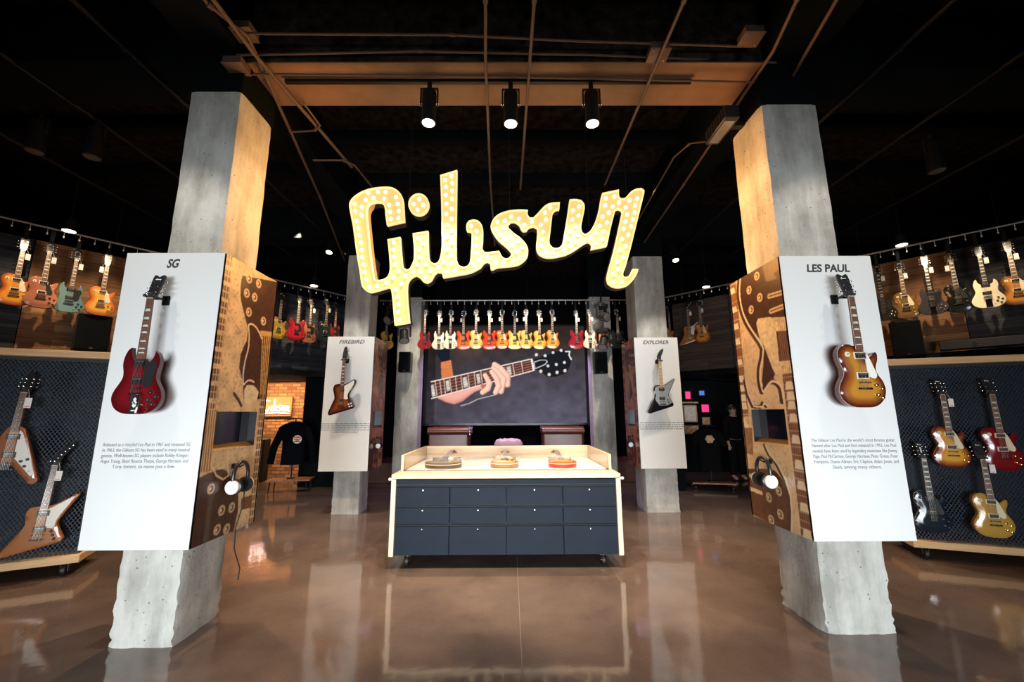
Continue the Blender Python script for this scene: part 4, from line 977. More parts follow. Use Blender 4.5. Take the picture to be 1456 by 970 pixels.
for k, (w, z) in enumerate([(.26, .16), (.33, .2), (.34, .4), (.30, .47), (.2, .50)]):
    rs.append([(w * (1 + .04 * math.sin(9 * a + k)) * math.cos(a), .8 * w * math.sin(a), z + .015 * math.sin(7 * a)) for a in [2 * math.pi * i / 40 for i in range(40)]])
mb.rings(rs, 'tuft'); mb.build('cushion', r)
for a in (-.2, .2):
    for y in (-.15, .15):
        mb = MB(); mb.cyl((a, y, 0), (a, y, .17), .018, 'ebony', 8, .028); mb.build('leg', r)

# ------------------------------------------------------------------ display boxes round the columns
def paint_left(W, H, tint=(1, 1, 1)):
    P, C = canvas(W, H, (.74, .54, .32))
    A = 2.153 / .74
    C *= (.78 + .42 * vnoise(P, 9, 22, 5))[:, None]; C *= (1 - .30 * (vnoise(P, 45, 140, 6) > .72))[:, None]
    D = (.060, .020, .009)
    d = ML
    k = (P[:, 0] < .13) & (P[:, 1] > .44)          # fretboard strip by the front edge
    fr = (P[:, 1] * 60) % 3.6
    C[k & (fr < 2.6) & ((P[:, 0] * 26) % 1 > .25)] = (.12, .05, .025); C[k & (np.abs(fr - 1.3) < .16)] = (.6, .44, .26)
    fill(P, C, smooth_loop(d['dark1'], 50, 4), D, 1, .9)
    fill(P, C, smooth_loop(d['dark2'], 50, 4), D, 1, .7)
    k = (P[:, 0] < .17) & (P[:, 1] < .44) & (P[:, 1] > .235); C[k] = (.30, .15, .07)
    fill(P, C, smooth_loop(d['blob'], 60, 4), (.80, .66, .44), 1, .3)
    fill(P, C, d['rect'], (.16, .06, .03), 1, .6)
    for k in range(6):
        a, b = d['str1a'], d['str1b']; t = k / 5
        stroke(P, C, [(a[0][0] * (1 - t) + a[1][0] * t, a[0][1] * (1 - t) + a[1][1] * t), (b[0][0] * (1 - t) + b[1][0] * t, b[0][1] * (1 - t) + b[1][1] * t)], .0075, (.70, .42, .15), A)
        a, b = d['str2a'], d['str2b']
        stroke(P, C, [(a[0][0] * (1 - t) + a[1][0] * t, a[0][1] * (1 - t) + a[1][1] * t), (b[0][0] * (1 - t) + b[1][0] * t, b[0][1] * (1 - t) + b[1][1] * t)], .006, (.78, .56, .30), A)
    stroke(P, C, smooth_loop(d['line1'], 60, 4, False)[:-6], .009, (.85, .72, .50), A)
    stroke(P, C, d['line2'], .008, (.80, .64, .40), A); stroke(P, C, d['curl'], .02, D, A)
    stroke(P, C, [(.76, .755), (1., .765)], .03, (.62, .36, .12), A)
    for q in d['knobs1'] + d['knobs2']:
        disc(P, C, q, .052, (.72, .52, .28), A); disc(P, C, q, .032, (.14, .06, .03), A); disc(P, C, (q[0] - .012, q[1]), .016, (.85, .72, .5), A)
    k = (P[:, 0] > .865 + (P[:, 1] - .5) * -.04) & (P[:, 1] < .51)      # lattice of frets at the far edge
    g = ((P[:, 1] * 70) % 2 < 1.5) & ((P[:, 0] * 24) % 1 > .3); C[k & g] = (.16, .075, .035)
    return C * np.array(tint)
def paint_right(W, H, tint=(1, 1, 1)):
    P, C = canvas(W, H, (.78, .57, .33))
    A = 2.153 / .764
    C *= (.84 + .30 * vnoise(P, 8, 20, 15))[:, None]; C *= (1 - .22 * (vnoise(P, 40, 120, 16) > .75))[:, None]
    D = (.062, .019, .009); d = MR
    fill(P, C, [(.84, 1.02), (1.05, 1.02), (1.05, .40), (.86, .40)], (.30, .13, .055), 1, .4)
    k = (P[:, 0] > .845) & (P[:, 1] > .41); C[k & ((P[:, 1] * 46) % 1.9 < .16)] = (.70, .5, .3); C[k & ((P[:, 0] * 24) % 1 < .14)] *= .6
    for x, y in d['inl']: fill(P, C, [(.87, y - .013), (1.0, y - .013), (.985, y + .013), (.885, y + .013)], (.86, .74, .52))
    body = smooth_loop(d['line'], 70, 4, False)[:-4]
    fill(P, C, smooth_loop(d['top'], 60, 4), D, 1, .7); fill(P, C, smooth_loop(d['wedge'], 60, 4), D, 1, .5)
    fill(P, C, smooth_loop(d['dark'], 60, 4), (.14, .050, .022), 1, .5)
    stroke(P, C, [(x + .035, y) for x, y in body], .030, D, A); stroke(P, C, body, .013, (.88, .74, .50), A)
    stroke(P, C, [(x + .04, y) for x, y in d['lc']], .022, D, A); stroke(P, C, d['lc'], .010, (.88, .74, .50), A)
    fill(P, C, smooth_loop(d['pg'], 60, 4), (.82, .64, .38), 1, .35)
    for q in ('pk1', 'pk2', 'pick', 'sw', 'sw2'):
        if len(d[q]) > 2: fill(P, C, d[q], (.80, .60, .34), 1, .7)
        else: stroke(P, C, d[q], .022, (.84, .62, .32), A)
    fill(P, C, d['dk'], (.13, .05, .03), 1, .9); fill(P, C, d['br'], (.34, .16, .07), 1, .5)
    fill(P, C, d['fb'], (.17, .055, .03), 1, .5)
    k = inside(P, d['fb']); C[k & ((P[:, 1] * 62) % 1.7 < .16)] = (.72, .5, .3)
    for i in range(5): stroke(P, C, [(.02 + .03 * i, .765), (.02 + .03 * i, .0)], .0035, (.42, .22, .13), A)
    for x, y in d['inl2']: fill(P, C, [(.02, y - .016), (.15, y - .016), (.125, y + .014), (.04, y + .014)], (.86, .72, .50))
    for q in ('tog', 'brg'): stroke(P, C, d[q], .026, (.80, .58, .30), A); stroke(P, C, d[q], .010, (.2, .09, .04), A)
    stroke(P, C, [(x + .03, y) for x, y in d['line3']], .022, (.09, .03, .015), A); stroke(P, C, d['line3'], .012, (.88, .74, .50), A)
    for q in d['knobs']:
        disc(P, C, q, .050, (.80, .58, .30), A); disc(P, C, q, .030, (.16, .06, .03), A); disc(P, C, (q[0] + .01, q[1]), .015, (.9, .76, .5), A)
    return C * np.array(tint)

def display_box(x0, x1, y0, y1, z0, z1, inner, paint, W, H, hole, label, mural_label, title, para, near):
    """box of printed panels round a column; inner=+1 when the mural faces +x"""
    r = empty('display_box', ((x0 + x1) / 2, (y0 + y1) / 2, 0), label=label, cat='display panel')
    ox, oy = r.location.x, r.location.y
    X0, X1, Y0, Y1 = x0 - ox, x1 - ox, y0 - oy, y1 - oy
    mb = MB(); mb.bbox((X0, Y0, z0), (X1, Y0 + .022, z1), 'white', .002); mb.build('front_panel', r)
    mb = MB(); mb.bbox((X0, Y1 - .022, z0), (X1, Y1, z1), 'white', .002); mb.build('back_panel', r)
    xo = X0 if inner > 0 else X1
    mb = MB(); mb.bbox((xo, Y0 + .023, z0), (xo + inner * .02, Y1 - .023, z1), 'white', .002); mb.build('outer_side_panel', r)
    xf = X1 if inner > 0 else X0
    fn = lambda u, v, d=0.: (xf - inner * d, Y0 + .002 + (Y1 - Y0 - .002) * u, z0 + (z1 - z0) * v)
    side = grid_mesh(W, H, fn, paint(W, H), 'print', 'mural_side_panel', r, hole)
    side['label'] = mural_label
    u0, u1 = min(p[0] for p in hole), max(p[0] for p in hole); v0, v1 = min(p[1] for p in hole), max(p[1] for p in hole)
    e = .004; u0 -= e; u1 += e; v0 -= e; v1 += e
    # recess: three dark sides, a bronze ledge, and the screen at the back of it
    mb = MB(); d = .07
    q = lambda u, v, k: fn(u, v, k)
    for a, b in (((u0, v0), (u0, v1)), ((u0, v1), (u1, v1)), ((u1, v1), (u1, v0))):
        mb.add([q(*a, .0005), q(*b, .0005), q(*b, d), q(*a, d)], [(0, 1, 2, 3)], 'plasticb')
    mb.build('recess', side, fix=False)
    mb = MB(); vv = v0 + .022
    mb.add([q(u0, v0, -.0015), q(u1, v0, -.0015), q(u1, vv, d), q(u0, vv, d)], [(0, 1, 2, 3)], 'bronze'); mb.build('ledge', side, fix=False)
    mb = MB(); mb.add([q(u0, vv, d - .001), q(u1, vv, d - .001), q(u1, v1, d - .001), q(u0, v1, d - .001), q(u0, vv, d + .01), q(u1, vv, d + .01), q(u1, v1, d + .01), q(u0, v1, d + .01)],
        [(0, 1, 2, 3), (4, 7, 6, 5), (0, 4, 5, 1), (1, 5, 6, 2), (2, 6, 7, 3), (3, 7, 4, 0)], 'screenoff'); mb.build('screen', side)
    t, tx, tz, th, tw = title[:5]
    text_mesh('title_lettering', t, th, 'ink', (tx - ox, Y0 - .0006, tz), r, .28 if len(title) < 6 else title[5], 'CENTER', .0025 * th / .09 if near else .0011, tw)
    if near:
        for i, ln in enumerate(para[0]):
            w = para[4] if not (i == len(para[0]) - 1) else None
            text_mesh('paragraph_lettering', ln, para[3], 'ink_grey', (para[1] - ox, Y0 - .0006, para[2] - i * para[5]), r, .1, 'CENTER', 0, w)
    else:
        mb = MB(); rg = random.Random(5)
        for i, wl in enumerate(para[0]):
            x = para[1] - ox - wl / 2
            while x < para[1] - ox + wl / 2:
                l = rg.uniform(.02, .07); mb.box((x, Y0 - .001, para[2] - i * para[5]), (min(x + l, para[1] - ox + wl / 2), Y0 - .0002, para[2] - i * para[5] + .011), 'ink_grey'); x += l + .012
        mb.build('paragraph_lettering', r)
    return r
HL = [(.155, .302), (.84, .302), (.84, .436), (.155, .436)]
HR = [(.20, .303), (.795, .303), (.795, .437), (.20, .437)]
sgt = ['Released as a restyled Les Paul in 1961 and renamed SG', 'in 1963, the Gibson SG has been used in many musical', 'genres. Well-known SG players include Robby Krieger,', 'Angus Young, Sister Rosetta Tharpe, George Harrison, and', 'Tony Iommi, to name just a few.']
lpt = ["The Gibson Les Paul is the world's most famous guitar.", 'Named after Les Paul and first released in 1952, Les Paul', 'models have been used by legendary musicians like Jimmy', 'Page, Paul McCartney, George Harrison, Peter Green, Peter', 'Frampton, Duane Allman, Eric Clapton, Adam Jones, and', 'Slash, among many others.']
display_box(-2.969, -2.211, 3.004, 3.736, .680, 2.833, 1, paint_left, 165, 470, HL,
    'white display panel holding a cherry red guitar, boxed round a front concrete column', 'sepia guitar mural printed on the side',
    ('SG', -2.605, 2.715, .095, .098), (sgt, -2.60, 1.375, .034, .62, .038), True)
display_box(2.172, 2.911, 3.101, 3.865, .680, 2.834, -1, paint_right, 165, 470, HR,
    'white display panel holding an amber sunburst guitar, boxed round a front concrete column', 'sepia guitar mural printed on the side',
    ('LES PAUL', 2.552, 2.70, .088, .345, .10), (lpt, 2.555, 1.375, .034, .63, .0385), True)
display_box(-3.07, -2.281, 6.755, 7.50, .687, 2.874, 1, lambda W, H: paint_left(W, H, (.75, .42, .36)), 50, 140, HL,
    'white display panel holding an offset-wing sunburst guitar, boxed round a rear concrete column', 'reddish guitar mural printed on the side',
    ('FIREBIRD', -2.665, 2.755, .085, .425), ([.76, .80, .80, .80, .42], -2.675, 1.425, 0, 0, .033), False)
display_box(2.098, 2.835, 6.763, 7.55, .703, 2.842, -1, lambda W, H: paint_right(W, H, (.75, .42, .36)), 50, 140, HR,
    'white display panel holding a black angular guitar, boxed round a rear concrete column', 'reddish guitar mural printed on the side',
    ('EXPLORER', 2.46, 2.73, .085, .43), ([.70, .72, .72, .70], 2.47, 1.42, 0, 0, .033), False)

# guitars on the four boxes, each on its own wall hanger
def wall_hanger(x, y, z, depth, label, sc=1., rz=0.):
    """base plate on the panel at y, arm towards the viewer, fork under the headstock"""
    r = empty('guitar_hanger', (x, y, z), rz, label=label, cat='guitar hanger')
    mb = MB(); mb.bbox((-.028, -.012, -.03), (.028, 0, .045), 'blackmetal', .004); mb.build('base_plate', r)
    mb = MB(); mb.tube([(0, -.01, .01), (0, -depth * .6, .008), (0, -depth * .85, .0)], .009, 'blackmetal', 10); mb.build('arm', r)
    mb = MB()
    for s in (-1, 1):
        mb.tube([(0, -depth * .72, 0), (s * .028, -depth * .74, 0), (s * .034, -depth * .95, 0), (s * .034, -depth * 1.28, .006)], .008, 'rubber', 8); mb.ball((s * .034, -depth * 1.30, .008), .012, 'rubber', 8, 6)
    mb.build('fork', r)
def panel_guitar(kind, fk, x, ypan, z, sc, label, hl):
    d = .115
    guitar(kind, fk, (x, ypan - d, z), 0, label, None, sc * 1.045)
    wall_hanger(x, ypan, z + .812 * sc * 1.045, d, hl)
panel_guitar('double_horn', 'cherry', -2.61, 3.004, 1.60, .99, 'glossy cherry red double-horned guitar with black vibrato plate on white panel', 'black wall hanger gripping the cherry red double-horned guitar')
panel_guitar('single_cut', 'teaburst', 2.565, 3.10, 1.625, .985, 'amber and dark red sunburst single-cutaway guitar on the white panel', 'black wall hanger gripping the amber sunburst guitar on the white panel')
panel_guitar('reverse_wing', 'winebird', -2.715, 6.755, 1.575, 1.035, 'brown sunburst guitar with offset wings and white guard, on the rear panel', 'small black hanger holding the offset-wing sunburst guitar')
panel_guitar('angular', 'blackx', 2.46, 6.763, 1.585, .985, 'black angular guitar with mirror-white guard and maple fretboard on the rear panel', 'small black hanger holding the black angular guitar')

# ------------------------------------------------------------------ headphones on the murals
def headphones(x, y, z, rz, label, sc=1., cable=True):
    r = empty('hanging_headphones', (x, y, z), rz, label=label, cat='headphones'); r.scale = (sc,) * 3
    mb = MB(); pts = [(.068 * math.cos(a), -.055, .02 + .075 * math.sin(a)) for a in [math.pi * i / 14 for i in range(15)]]
    mb.tube([(.07, -.055, -.04)] + pts + [(-.07, -.055, -.04)], .011, 'plasticb', 10); mb.build('headband', r)
    for s in (-1, 1):
        mb = MB(); mb.tube([(s * .030, -.055, -.045), (s * .040, -.055, -.045), (s * .058, -.055, -.045), (s * .062, -.055, -.045)], [.034, .045, .045, .038], 'plasticb', 20); e = mb.build('earcup', r)
        mb = MB(); mb.tube([(s * .062, -.055, -.045), (s * .076, -.055, -.045), (s * .086, -.055, -.045)], [.040, .040, .026], 'padwhite', 20); mb.build('earcup_shell', e)
    if cable:
        mb = MB(); mb.tube([(.05, -.055, -.09), (.06, -.05, -.16), (.04, -.03, -.30), (.05, -.03, -.42), (.09, -.05, -.54), (.07, -.06, -.60)], .004, 'rubber', 6); mb.build('cable', r)
    mb = MB(); mb.tube([(0, 0, .09), (0, -.06, .085), (0, -.085, .10)], .006, 'blackmetal', 8); mb.bbox((-.02, -.008, .07), (.02, 0, .11), 'blackmetal', .003)
    tag(mb.build('headphone_hook', None, (x, y, z), rz), label.replace('black and white headphones hanging on', 'small black hook for the headphones on'), 'hook')
headphones(-2.209, 3.37, 1.10, R(90), 'black and white headphones hanging on the red-guitar panel mural', 1.3)
headphones(2.170, 3.50, 1.10, R(-90), 'black and white headphones hanging on the sunburst-guitar panel mural', 1.3, False)
headphones(-2.279, 7.12, 1.10, R(90), 'black and white headphones hanging on the winged-guitar panel mural', 1, False)
headphones(2.096, 7.14, 1.10, R(-90), 'black and white headphones hanging on the angular-guitar panel mural', 1, False)

# ------------------------------------------------------------------ the marquee sign
def marquee():
    y0 = 4.2
    ol = smooth_loop(SIGN, 40, 3); A = np.array(ol)
    r = empty('marquee_sign', (0, y0, 3.3), label='large glowing script marquee sign full of bulbs hanging under the ceiling', cat='sign')
    sh = lambda L: [(x, z - 3.3) for x, z in L]
    mb = MB()
    parts = [(sh(ol)), (sh(DOT))]
    for L in parts: mb.prism(L, .03, .13, 'signside')
    mb.build('letter_casing', r)
    mb = MB()
    for L in parts: mb.prism(L, .012, .03, 'signface')
    mb.build('letter_face', r)
    mb = MB()
    for L in parts:
        L2 = np.array(L); a = .5 * np.sum(L2[:, 0] * np.roll(L2[:, 1], -1) - np.roll(L2[:, 0], -1) * L2[:, 1])
        if a < 0: L2 = L2[::-1]
        d = np.roll(L2, -1, 0) - np.roll(L2, 1, 0); d /= np.linalg.norm(d, axis=1)[:, None] + 1e-9
        inn = L2 + np.stack([-d[:, 1], d[:, 0]], 1) * .012
        n = len(L2)
        mb.rings([[(x, .025, z) for x, z in inn], [(x, -.012, z) for x, z in inn], [(x, -.012, z) for x, z in L2], [(x, .035, z) for x, z in L2]], 'signrim', False, False)
    mb.build('letter_rim', r)
    # bulbs in rows that follow each stroke
    pts = []
    for L, off in ((ol, .058), (DOT, .062)):
        L = np.array(L); gx = np.arange(L[:, 0].min(), L[:, 0].max(), .012); gz = np.arange(L[:, 1].min(), L[:, 1].max(), .012)
        G = np.array([(x, z) for z in gz for x in gx]); G = G[inside(G, L)]; D = seg_dist(G, L)
        keep = (D > .045); G, D = G[keep], D[keep]
        order = np.lexsort((G[:, 0], np.abs(D - off) > .006, ))
        cand = G[np.argsort(np.where(np.abs(D - off) < .007, 0, 1), kind='stable')]
        got = np.zeros((0, 2))
        for c in cand:
            if len(got) == 0 or np.min(np.hypot(*(got - c).T)) > .084: got = np.vstack([got, c])
        pts += [tuple(q) for q in got]
    mb = MB(); mb.cyl((0, .014, 0), (0, .004, 0), .011, 'gold', 8); mb.ball((0, -.012, 0), (.021, .019, .021), 'bulb', 8, 6)
    first = None
    pts.sort(key=lambda p: p[0])
    step = len(pts) / 100.
    pick = set(int(i * step) for i in range(100))
    rest = MB()
    for i, (x, z) in enumerate(pts):
        if i in pick:
            if first is None: first = o = mb.build('bulb', r)
            else: o = first.copy(); COL.objects.link(o)
            o.location = (x, 0, z - 3.3)
        else:
            rest.cyl((x, .014, z - 3.3), (x, .004, z - 3.3), .011, 'gold', 8); rest.ball((x, -.012, z - 3.3), (.021, .019, .021), 'bulb', 8, 6)
    o = rest.build('bulbs', r); o['kind'] = 'stuff'
    for x, z in ((-1.15, 3.95), (-.55, 4.2), (.0, 3.55), (.9, 3.75), (1.35, 4.0)):
        mb = MB(); mb.cyl((x, .12, z - 3.3 - .06), (x, .12, 5.36 - 3.3), .005, 'blackmetal', 6); mb.build('suspension_cable', r)
    print('bulbs', len(pts))
marquee()

# ------------------------------------------------------------------ drawer counter
def counter():
    r = empty('display_counter', (-.05, 5.3, 0), label='pale birch display counter with navy drawers on casters in the middle of the floor', cat='counter')
    ox, oy = -.05, 5.3
    X0, X1, Y0, Y1 = -1.272 - ox, 1.180 - ox, 4.54 - oy, 6.12 - oy
    t = .05
    mb = MB()
    for a, b in ((X0, X0 + t), (X1 - t, X1)): mb.bbox((a, Y0, .13), (b, Y1, .90), 'pineZ', .003)
    mb.bbox((X0 + t, Y1 - .03, .13), (X1 - t, Y1, .90), 'pineZ', .003); mb.build('side_panels' if 0 else 'cabinet_frame', r)
    mb = MB(); mb.bbox((X0, Y0, .905), (X1, Y1, .95), 'pineX', .003); mb.build('counter_top', r)
    mb = MB(); mb.bbox((X0 + .07, 4.83 - oy, .951), (X1 - .07, Y1 - .04, .958), 'white', .001); mb.build('display_mat', r)
    for k, xx in enumerate((-.42, .33, .93)):
        pass
    mb = MB()
    for a, b in ((X0 + .03, X0 + .06), (X1 - .06, X1 - .03)): mb.bbox((a, 4.80 - oy, .9505), (b, Y1, 1.125), 'pineX', .002)
    mb.bbox((X0 + .06, Y1 - .03, .9505), (X1 - .06, Y1, 1.125), 'pineX', .002); mb.build('rim', r)
    mb = MB(); mb.box((X0 + .062, 4.802 - oy, .952), (X1 - .062, 4.808 - oy, 1.122), 'pane'); mb.build('glass_front', r)
    mb = MB(); mb.box((X0 + t, Y0 + .05, .135), (X1 - t, Y0 + .08, .903), 'navydark'); mb.box((X0 + t, Y0 + .08, .135), (X1 - t, Y1 - .04, .15), 'navydark'); mb.build('carcass', r)
    xa, xb = X0 + t + .006, X1 - t - .006
    mb = MB(); mb.bbox((xa, Y0 + .012, .848), (xb, Y0 + .05, .897), 'navy', .003); d = mb.build('drawer', r); d['label'] = 'shallow full-width top drawer'
    xs = [xa, -.645 - ox, -.045 - ox, .557 - ox, xb]
    for z0, z1 in ((.638, .826), (.449, .622), (.140, .434)):
        for i in range(4):
            mb = MB(); a, b = xs[i] + (.004 if i else 0), xs[i + 1] - (.004 if i < 3 else 0)
            mb.bbox((a, Y0 + .014, z0), (b, Y0 + .05, z1 - .012), 'navy', .003)
            mb.box((a, Y0 + .022, z1 - .012), (b, Y0 + .05, z1), 'navydark')
            mb.add([(a, Y0 + .014, z1 - .010), (b, Y0 + .014, z1 - .010), (b, Y0 + .032, z1 + .002), (a, Y0 + .032, z1 + .002)], [(0, 1, 2, 3)], 'navy')
            d = mb.build('drawer', r)
            mb = MB(); c = (a + b) / 2; mb.cyl((c, Y0 + .009, z1 - .040), (c, Y0 + .016, z1 - .040), .006, 'chrome', 12); mb.build('lock', d)
    for x, s in ((X0, -1), (X1, 1)):
        for yy in (4.75 - oy, 5.9 - oy):
            mb = MB(); mb.cyl((x, yy, .87), (x + s * .075, yy, .87), .014, 'whitep', 12); mb.ball((x + s * .075, yy, .87), .018, 'whitep', 10, 6); mb.build('hanging_peg', r)
    for x in (-1.10 - ox, .985 - ox):
        for y in (4.66 - oy, 5.95 - oy):
            c = MB(); c.bbox((x - .05, y - .045, .118), (x + .05, y + .045, .13), 'chrome', .002)
            c.tube([(x, y, .118), (x, y, .105)], .022, 'chrome', 14)
            for s in (-.026, .026): c.add([(x + s - .003, y - .02, .11), (x + s - .003, y + .03, .11), (x + s - .003, y + .03, .05), (x + s - .003, y + .012, .035), (x + s + .003, y - .02, .11), (x + s + .003, y + .03, .11), (x + s + .003, y + .03, .05), (x + s + .003, y + .012, .035)], [(0, 1, 2, 3), (7, 6, 5, 4), (0, 4, 5, 1), (1, 5, 6, 2), (2, 6, 7, 3), (3, 7, 4, 0)], 'chrome')
            co = c.build('caster', r)
            w = MB(); w.tube([(x - .018, y + .018, .052), (x - .014, y + .018, .052), (x + .014, y + .018, .052), (x + .018, y + .018, .052)], [.044, .051, .051, .044], 'rubber', 24)
            w.cyl((x - .022, y + .018, .052), (x + .022, y + .018, .052), .02, 'chrome', 14); w.build('wheel', co)
counter()
guitar('semi_hollow', 'silvertop', (-.80, 4.90, .985), 0, 'dark grey and pearl hollow-body guitar lying on the counter top', None, 1.08, 0, R(-86))
guitar('single_cut', 'naturalsemi', (-.07, 4.91, .99), 0, 'natural blond single-cutaway guitar lying in the middle of the counter top', None, 1.03, 0, R(-86))
guitar('single_cut', 'fireburst', (.62, 4.90, .99), 0, 'orange-red sunburst single-cutaway guitar lying on the counter top', None, 1.03, 0, R(-86))
for x, lb in ((-.45, 'small printed card lying on the counter beside the grey hollow-body guitar'), (.26, 'small printed card lying on the counter beside the blond guitar'), (.93, 'small printed card lying on the counter beside the orange-red guitar')):
    mb = MB(); mb.box((-.12, -.08, 0), (.12, .08, .002), 'tag')
    for i in range(4): mb.box((-.10, .05 - i * .03, .002), (.10 - (.06 if i == 3 else 0), .058 - i * .03, .0025), 'ink_grey')
    tag(mb.build('information_card', None, (x, 5.12, .9585)), lb, 'card')

# ------------------------------------------------------------------ rolling pegboard cases
def case(P0, ang, a, b, ztop, label):
    th = R(ang); r = empty('pegboard_case', P0, th, label=label, cat='display case')
    mb = MB(); mb.bbox((a, -.06, ztop - .075), (b, .50, ztop), 'pineF', .004); mb.build('case_top', r)
    mb = MB(); mb.bbox((a, -.06, .125), (b, .50, .20), 'pineF', .004); mb.build('case_base', r)
    mb = MB(); mb.box((a + .03, .0, .20), (b - .03, .002, ztop - .075), 'perf'); mb.build('perforated_sheet', r, fix=False)
    mb = MB(); mb.box((a + .03, -.012, ztop - .115), (b - .03, .01, ztop - .0755), 'navydark')
    xs = [a + .03, b - .05]
    for x in xs: mb.box((x, -.004, .2005), (x + .02, .49, ztop - .0755), 'navydark')
    mb.box((a + .03, .46, .2005), (b - .03, .48, ztop - .0755), 'navydark'); mb.build('case_carcass', r)
    for x in (a + .12, b - .12):
        for y in (.02, .40):
            c = MB(); c.bbox((x - .05, y - .045, .112), (x + .05, y + .045, .125), 'blackmetal', .002)
            for s in (-.028, .028): c.box((x + s - .003, y - .025, .045), (x + s + .003, y + .03, .112), 'blackmetal')
            co = c.build('caster', r)
            w = MB(); w.tube([(x - .018, y, .055), (x - .012, y, .055), (x + .012, y, .055), (x + .018, y, .055)], [.046, .054, .054, .046], 'rubber', 24); w.cyl((x - .03, y, .055), (x + .03, y, .055), .014, 'chrome', 12); w.build('wheel', co)
    return r, th
# left case: its near end stands outside the frame
PLc, PRc = (-4.649, 4.381, 0), (4.859, 4.665, 0)
case(PLc, 26, -1.75, .285, 2.27, 'oak-framed rolling case of dark perforated steel holding the natural wood guitars')
case(PRc, -20, -.445, 1.75, 2.20, 'oak-framed rolling case of dark perforated steel holding four single-cutaway guitars')
def on_case(P, ang, s, off): th = R(ang); return (P[0] + s * math.cos(th) + off * math.sin(th), P[1] + s * math.sin(th) - off * math.cos(th))
def case_guitar(P, ang, x, kind, fk, z, sc, label, pt=0, tilt=0, off=.085):
    th = R(ang); s = (x - P[0]) / math.cos(th); px, py = on_case(P, ang, s, off)
    guitar(kind, fk, (px, py, z), th, label, None, sc, pt, 0, tilt)
    hx, hy = px + math.sin(tilt) * .81 * sc * math.cos(th), py + math.sin(tilt) * .81 * sc * math.sin(th)
    bx, by = hx - (off - .002) * math.sin(th), hy + (off - .002) * math.cos(th)
    wall_hanger(bx, by, z + .812 * sc, off - .002, 'black hanger on the perforated steel holding the ' + ' '.join(label.split(' with ')[0].split(' on ')[0].split()[:7]), 1, th)
case_guitar(PLc, 26, -4.965, 'flying', 'korinav', .93, 1.11, 'natural wood V-shaped guitar with white guard', 1, R(2))
case_guitar(PLc, 26, -4.685, 'angular', 'korinax', .26, 1.04, 'natural wood angular guitar with white guard and blade headstock', 1, R(3))
case_guitar(PRc, -20, 4.86, 'single_cut', 'sunburst', .99, .98, 'golden brown sunburst single-cutaway guitar on the perforated case', 1)
case_guitar(PRc, -20, 5.25, 'single_cut', 'winered', .975, .99, 'deep wine red single-cutaway guitar on the perforated case')
case_guitar(PRc, -20, 4.615, 'single_cut', 'midnight', .30, .97, 'black single-cutaway guitar with white edge binding on the perforated case')
case_guitar(PRc, -20, 5.05, 'single_cut', 'goldtop', .31, .97, 'metallic gold single-cutaway guitar on the perforated case', 1, 0, .145)

# ------------------------------------------------------------------ rails and the guitars hanging from them
def rail(org, th, a, b, label, skip=()):
    r = empty('hanging_rail', (org[0], org[1], 4.15), th, label=label, cat='rail')
    mb = MB(); mb.tube([(a, 0, 0), (b, 0, 0)], .016, 'galv', 10); mb.build('rail_tube', r)
    hk = None; s = a + .08
    while s < b - .04:
        if hk is None:
            mb = MB(); mb.tube([(0, 0, .016), (0, -.022, .0), (0, -.012, -.03), (0, 0, -.07)], .004, 'galv', 6); mb.ball((0, -.004, -.085), (.011, .011, .018), 'whitep', 8, 6)
            hk = o = mb.build('hook', r)
        else: o = hk.copy(); COL.objects.link(o)
        o.location = (s, 0, 0); s += .155
    for s in np.arange(a + .4, b, 1.5):
        mb = MB(); mb.cyl((float(s), 0, .015), (float(s), 0, .62), .006, 'blackmetal', 6); mb.build('hanger_rod', r)
    return r
rail(OL, TL, -2.3, 4.86, 'thin steel hanging rail above the wall guitars beside the red-guitar panel')
rail(OR, TR, -5.12, 2.3, 'thin steel hanging rail above the wall guitars beside the sunburst-guitar panel')
rail((0, 9.07), 0, -2.98, 3.05, 'long thin steel hanging rail above the row of guitars over the stage')

HANG = {}
def rail_hanger(x, y, rz, z, grp):
    gl, txt = grp
    if 'o' not in HANG:
        r = empty('guitar_hanger')
        mb = MB(); mb.bbox((-.022, .012, -.01), (.022, .020, .36), 'blackmetal', .002); mb.tube([(0, .016, .36), (0, .0, .375), (0, -.018, .355)], .006, 'blackmetal', 6); mb.build('strap_bar', r)
        mb = MB()
        for s in (-1, 1):
            mb.tube([(0, .014, 0), (s * .028, .01, 0), (s * .032, -.05, 0), (s * .032, -.09, .004)], .006, 'rubber', 8)
        mb.build('fork', r); HANG['o'] = r
    else: r = copy_tree(HANG['o'])
    r.location = (x, y, z); r.rotation_euler = (0, 0, rz); tag(r, txt, 'guitar hanger', gl)
gL = ('hangers on the rail beside the red-guitar panel', 'black strap hanger holding a guitar from the rail beside the red-guitar panel')
gR = ('hangers on the rail beside the sunburst-guitar panel', 'black strap hanger holding a guitar from the rail beside the sunburst-guitar panel')
gB = ('hangers on the rail over the stage', 'black strap hanger holding a guitar from the rail over the stage')
SCW = .94
HN = [0]
def hang(side, s, kind, fk, label, pt=0, group=None, turn=0., z=3.01, off=.06):
    HN[0] += 1; st = .0 if HN[0] % 2 else -.075
    if side == 'L': (x, y), th, g = onL(s, .03 + st), TL, gL; X = onL(s, .0)
    elif side == 'R': (x, y), th, g = onR(s, .03 + st), TR, gR; X = onR(s, .0)
    else: (x, y), th, g = (s, 9.10 + st), 0, gB; X = (s, 9.07)
    guitar(kind, fk, (x, y, z), th + turn, label, group, SCW, pt)
    rail_hanger(X[0] + (.085 + st) * -math.sin(th), X[1] + (.085 + st) * math.cos(th), th, z + .812 * SCW, g)
SGp = 'wall guitars beside the red-guitar panel'; LPp = 'wall guitars beside the sunburst-guitar panel'; Bp = 'guitars in the row over the stage'
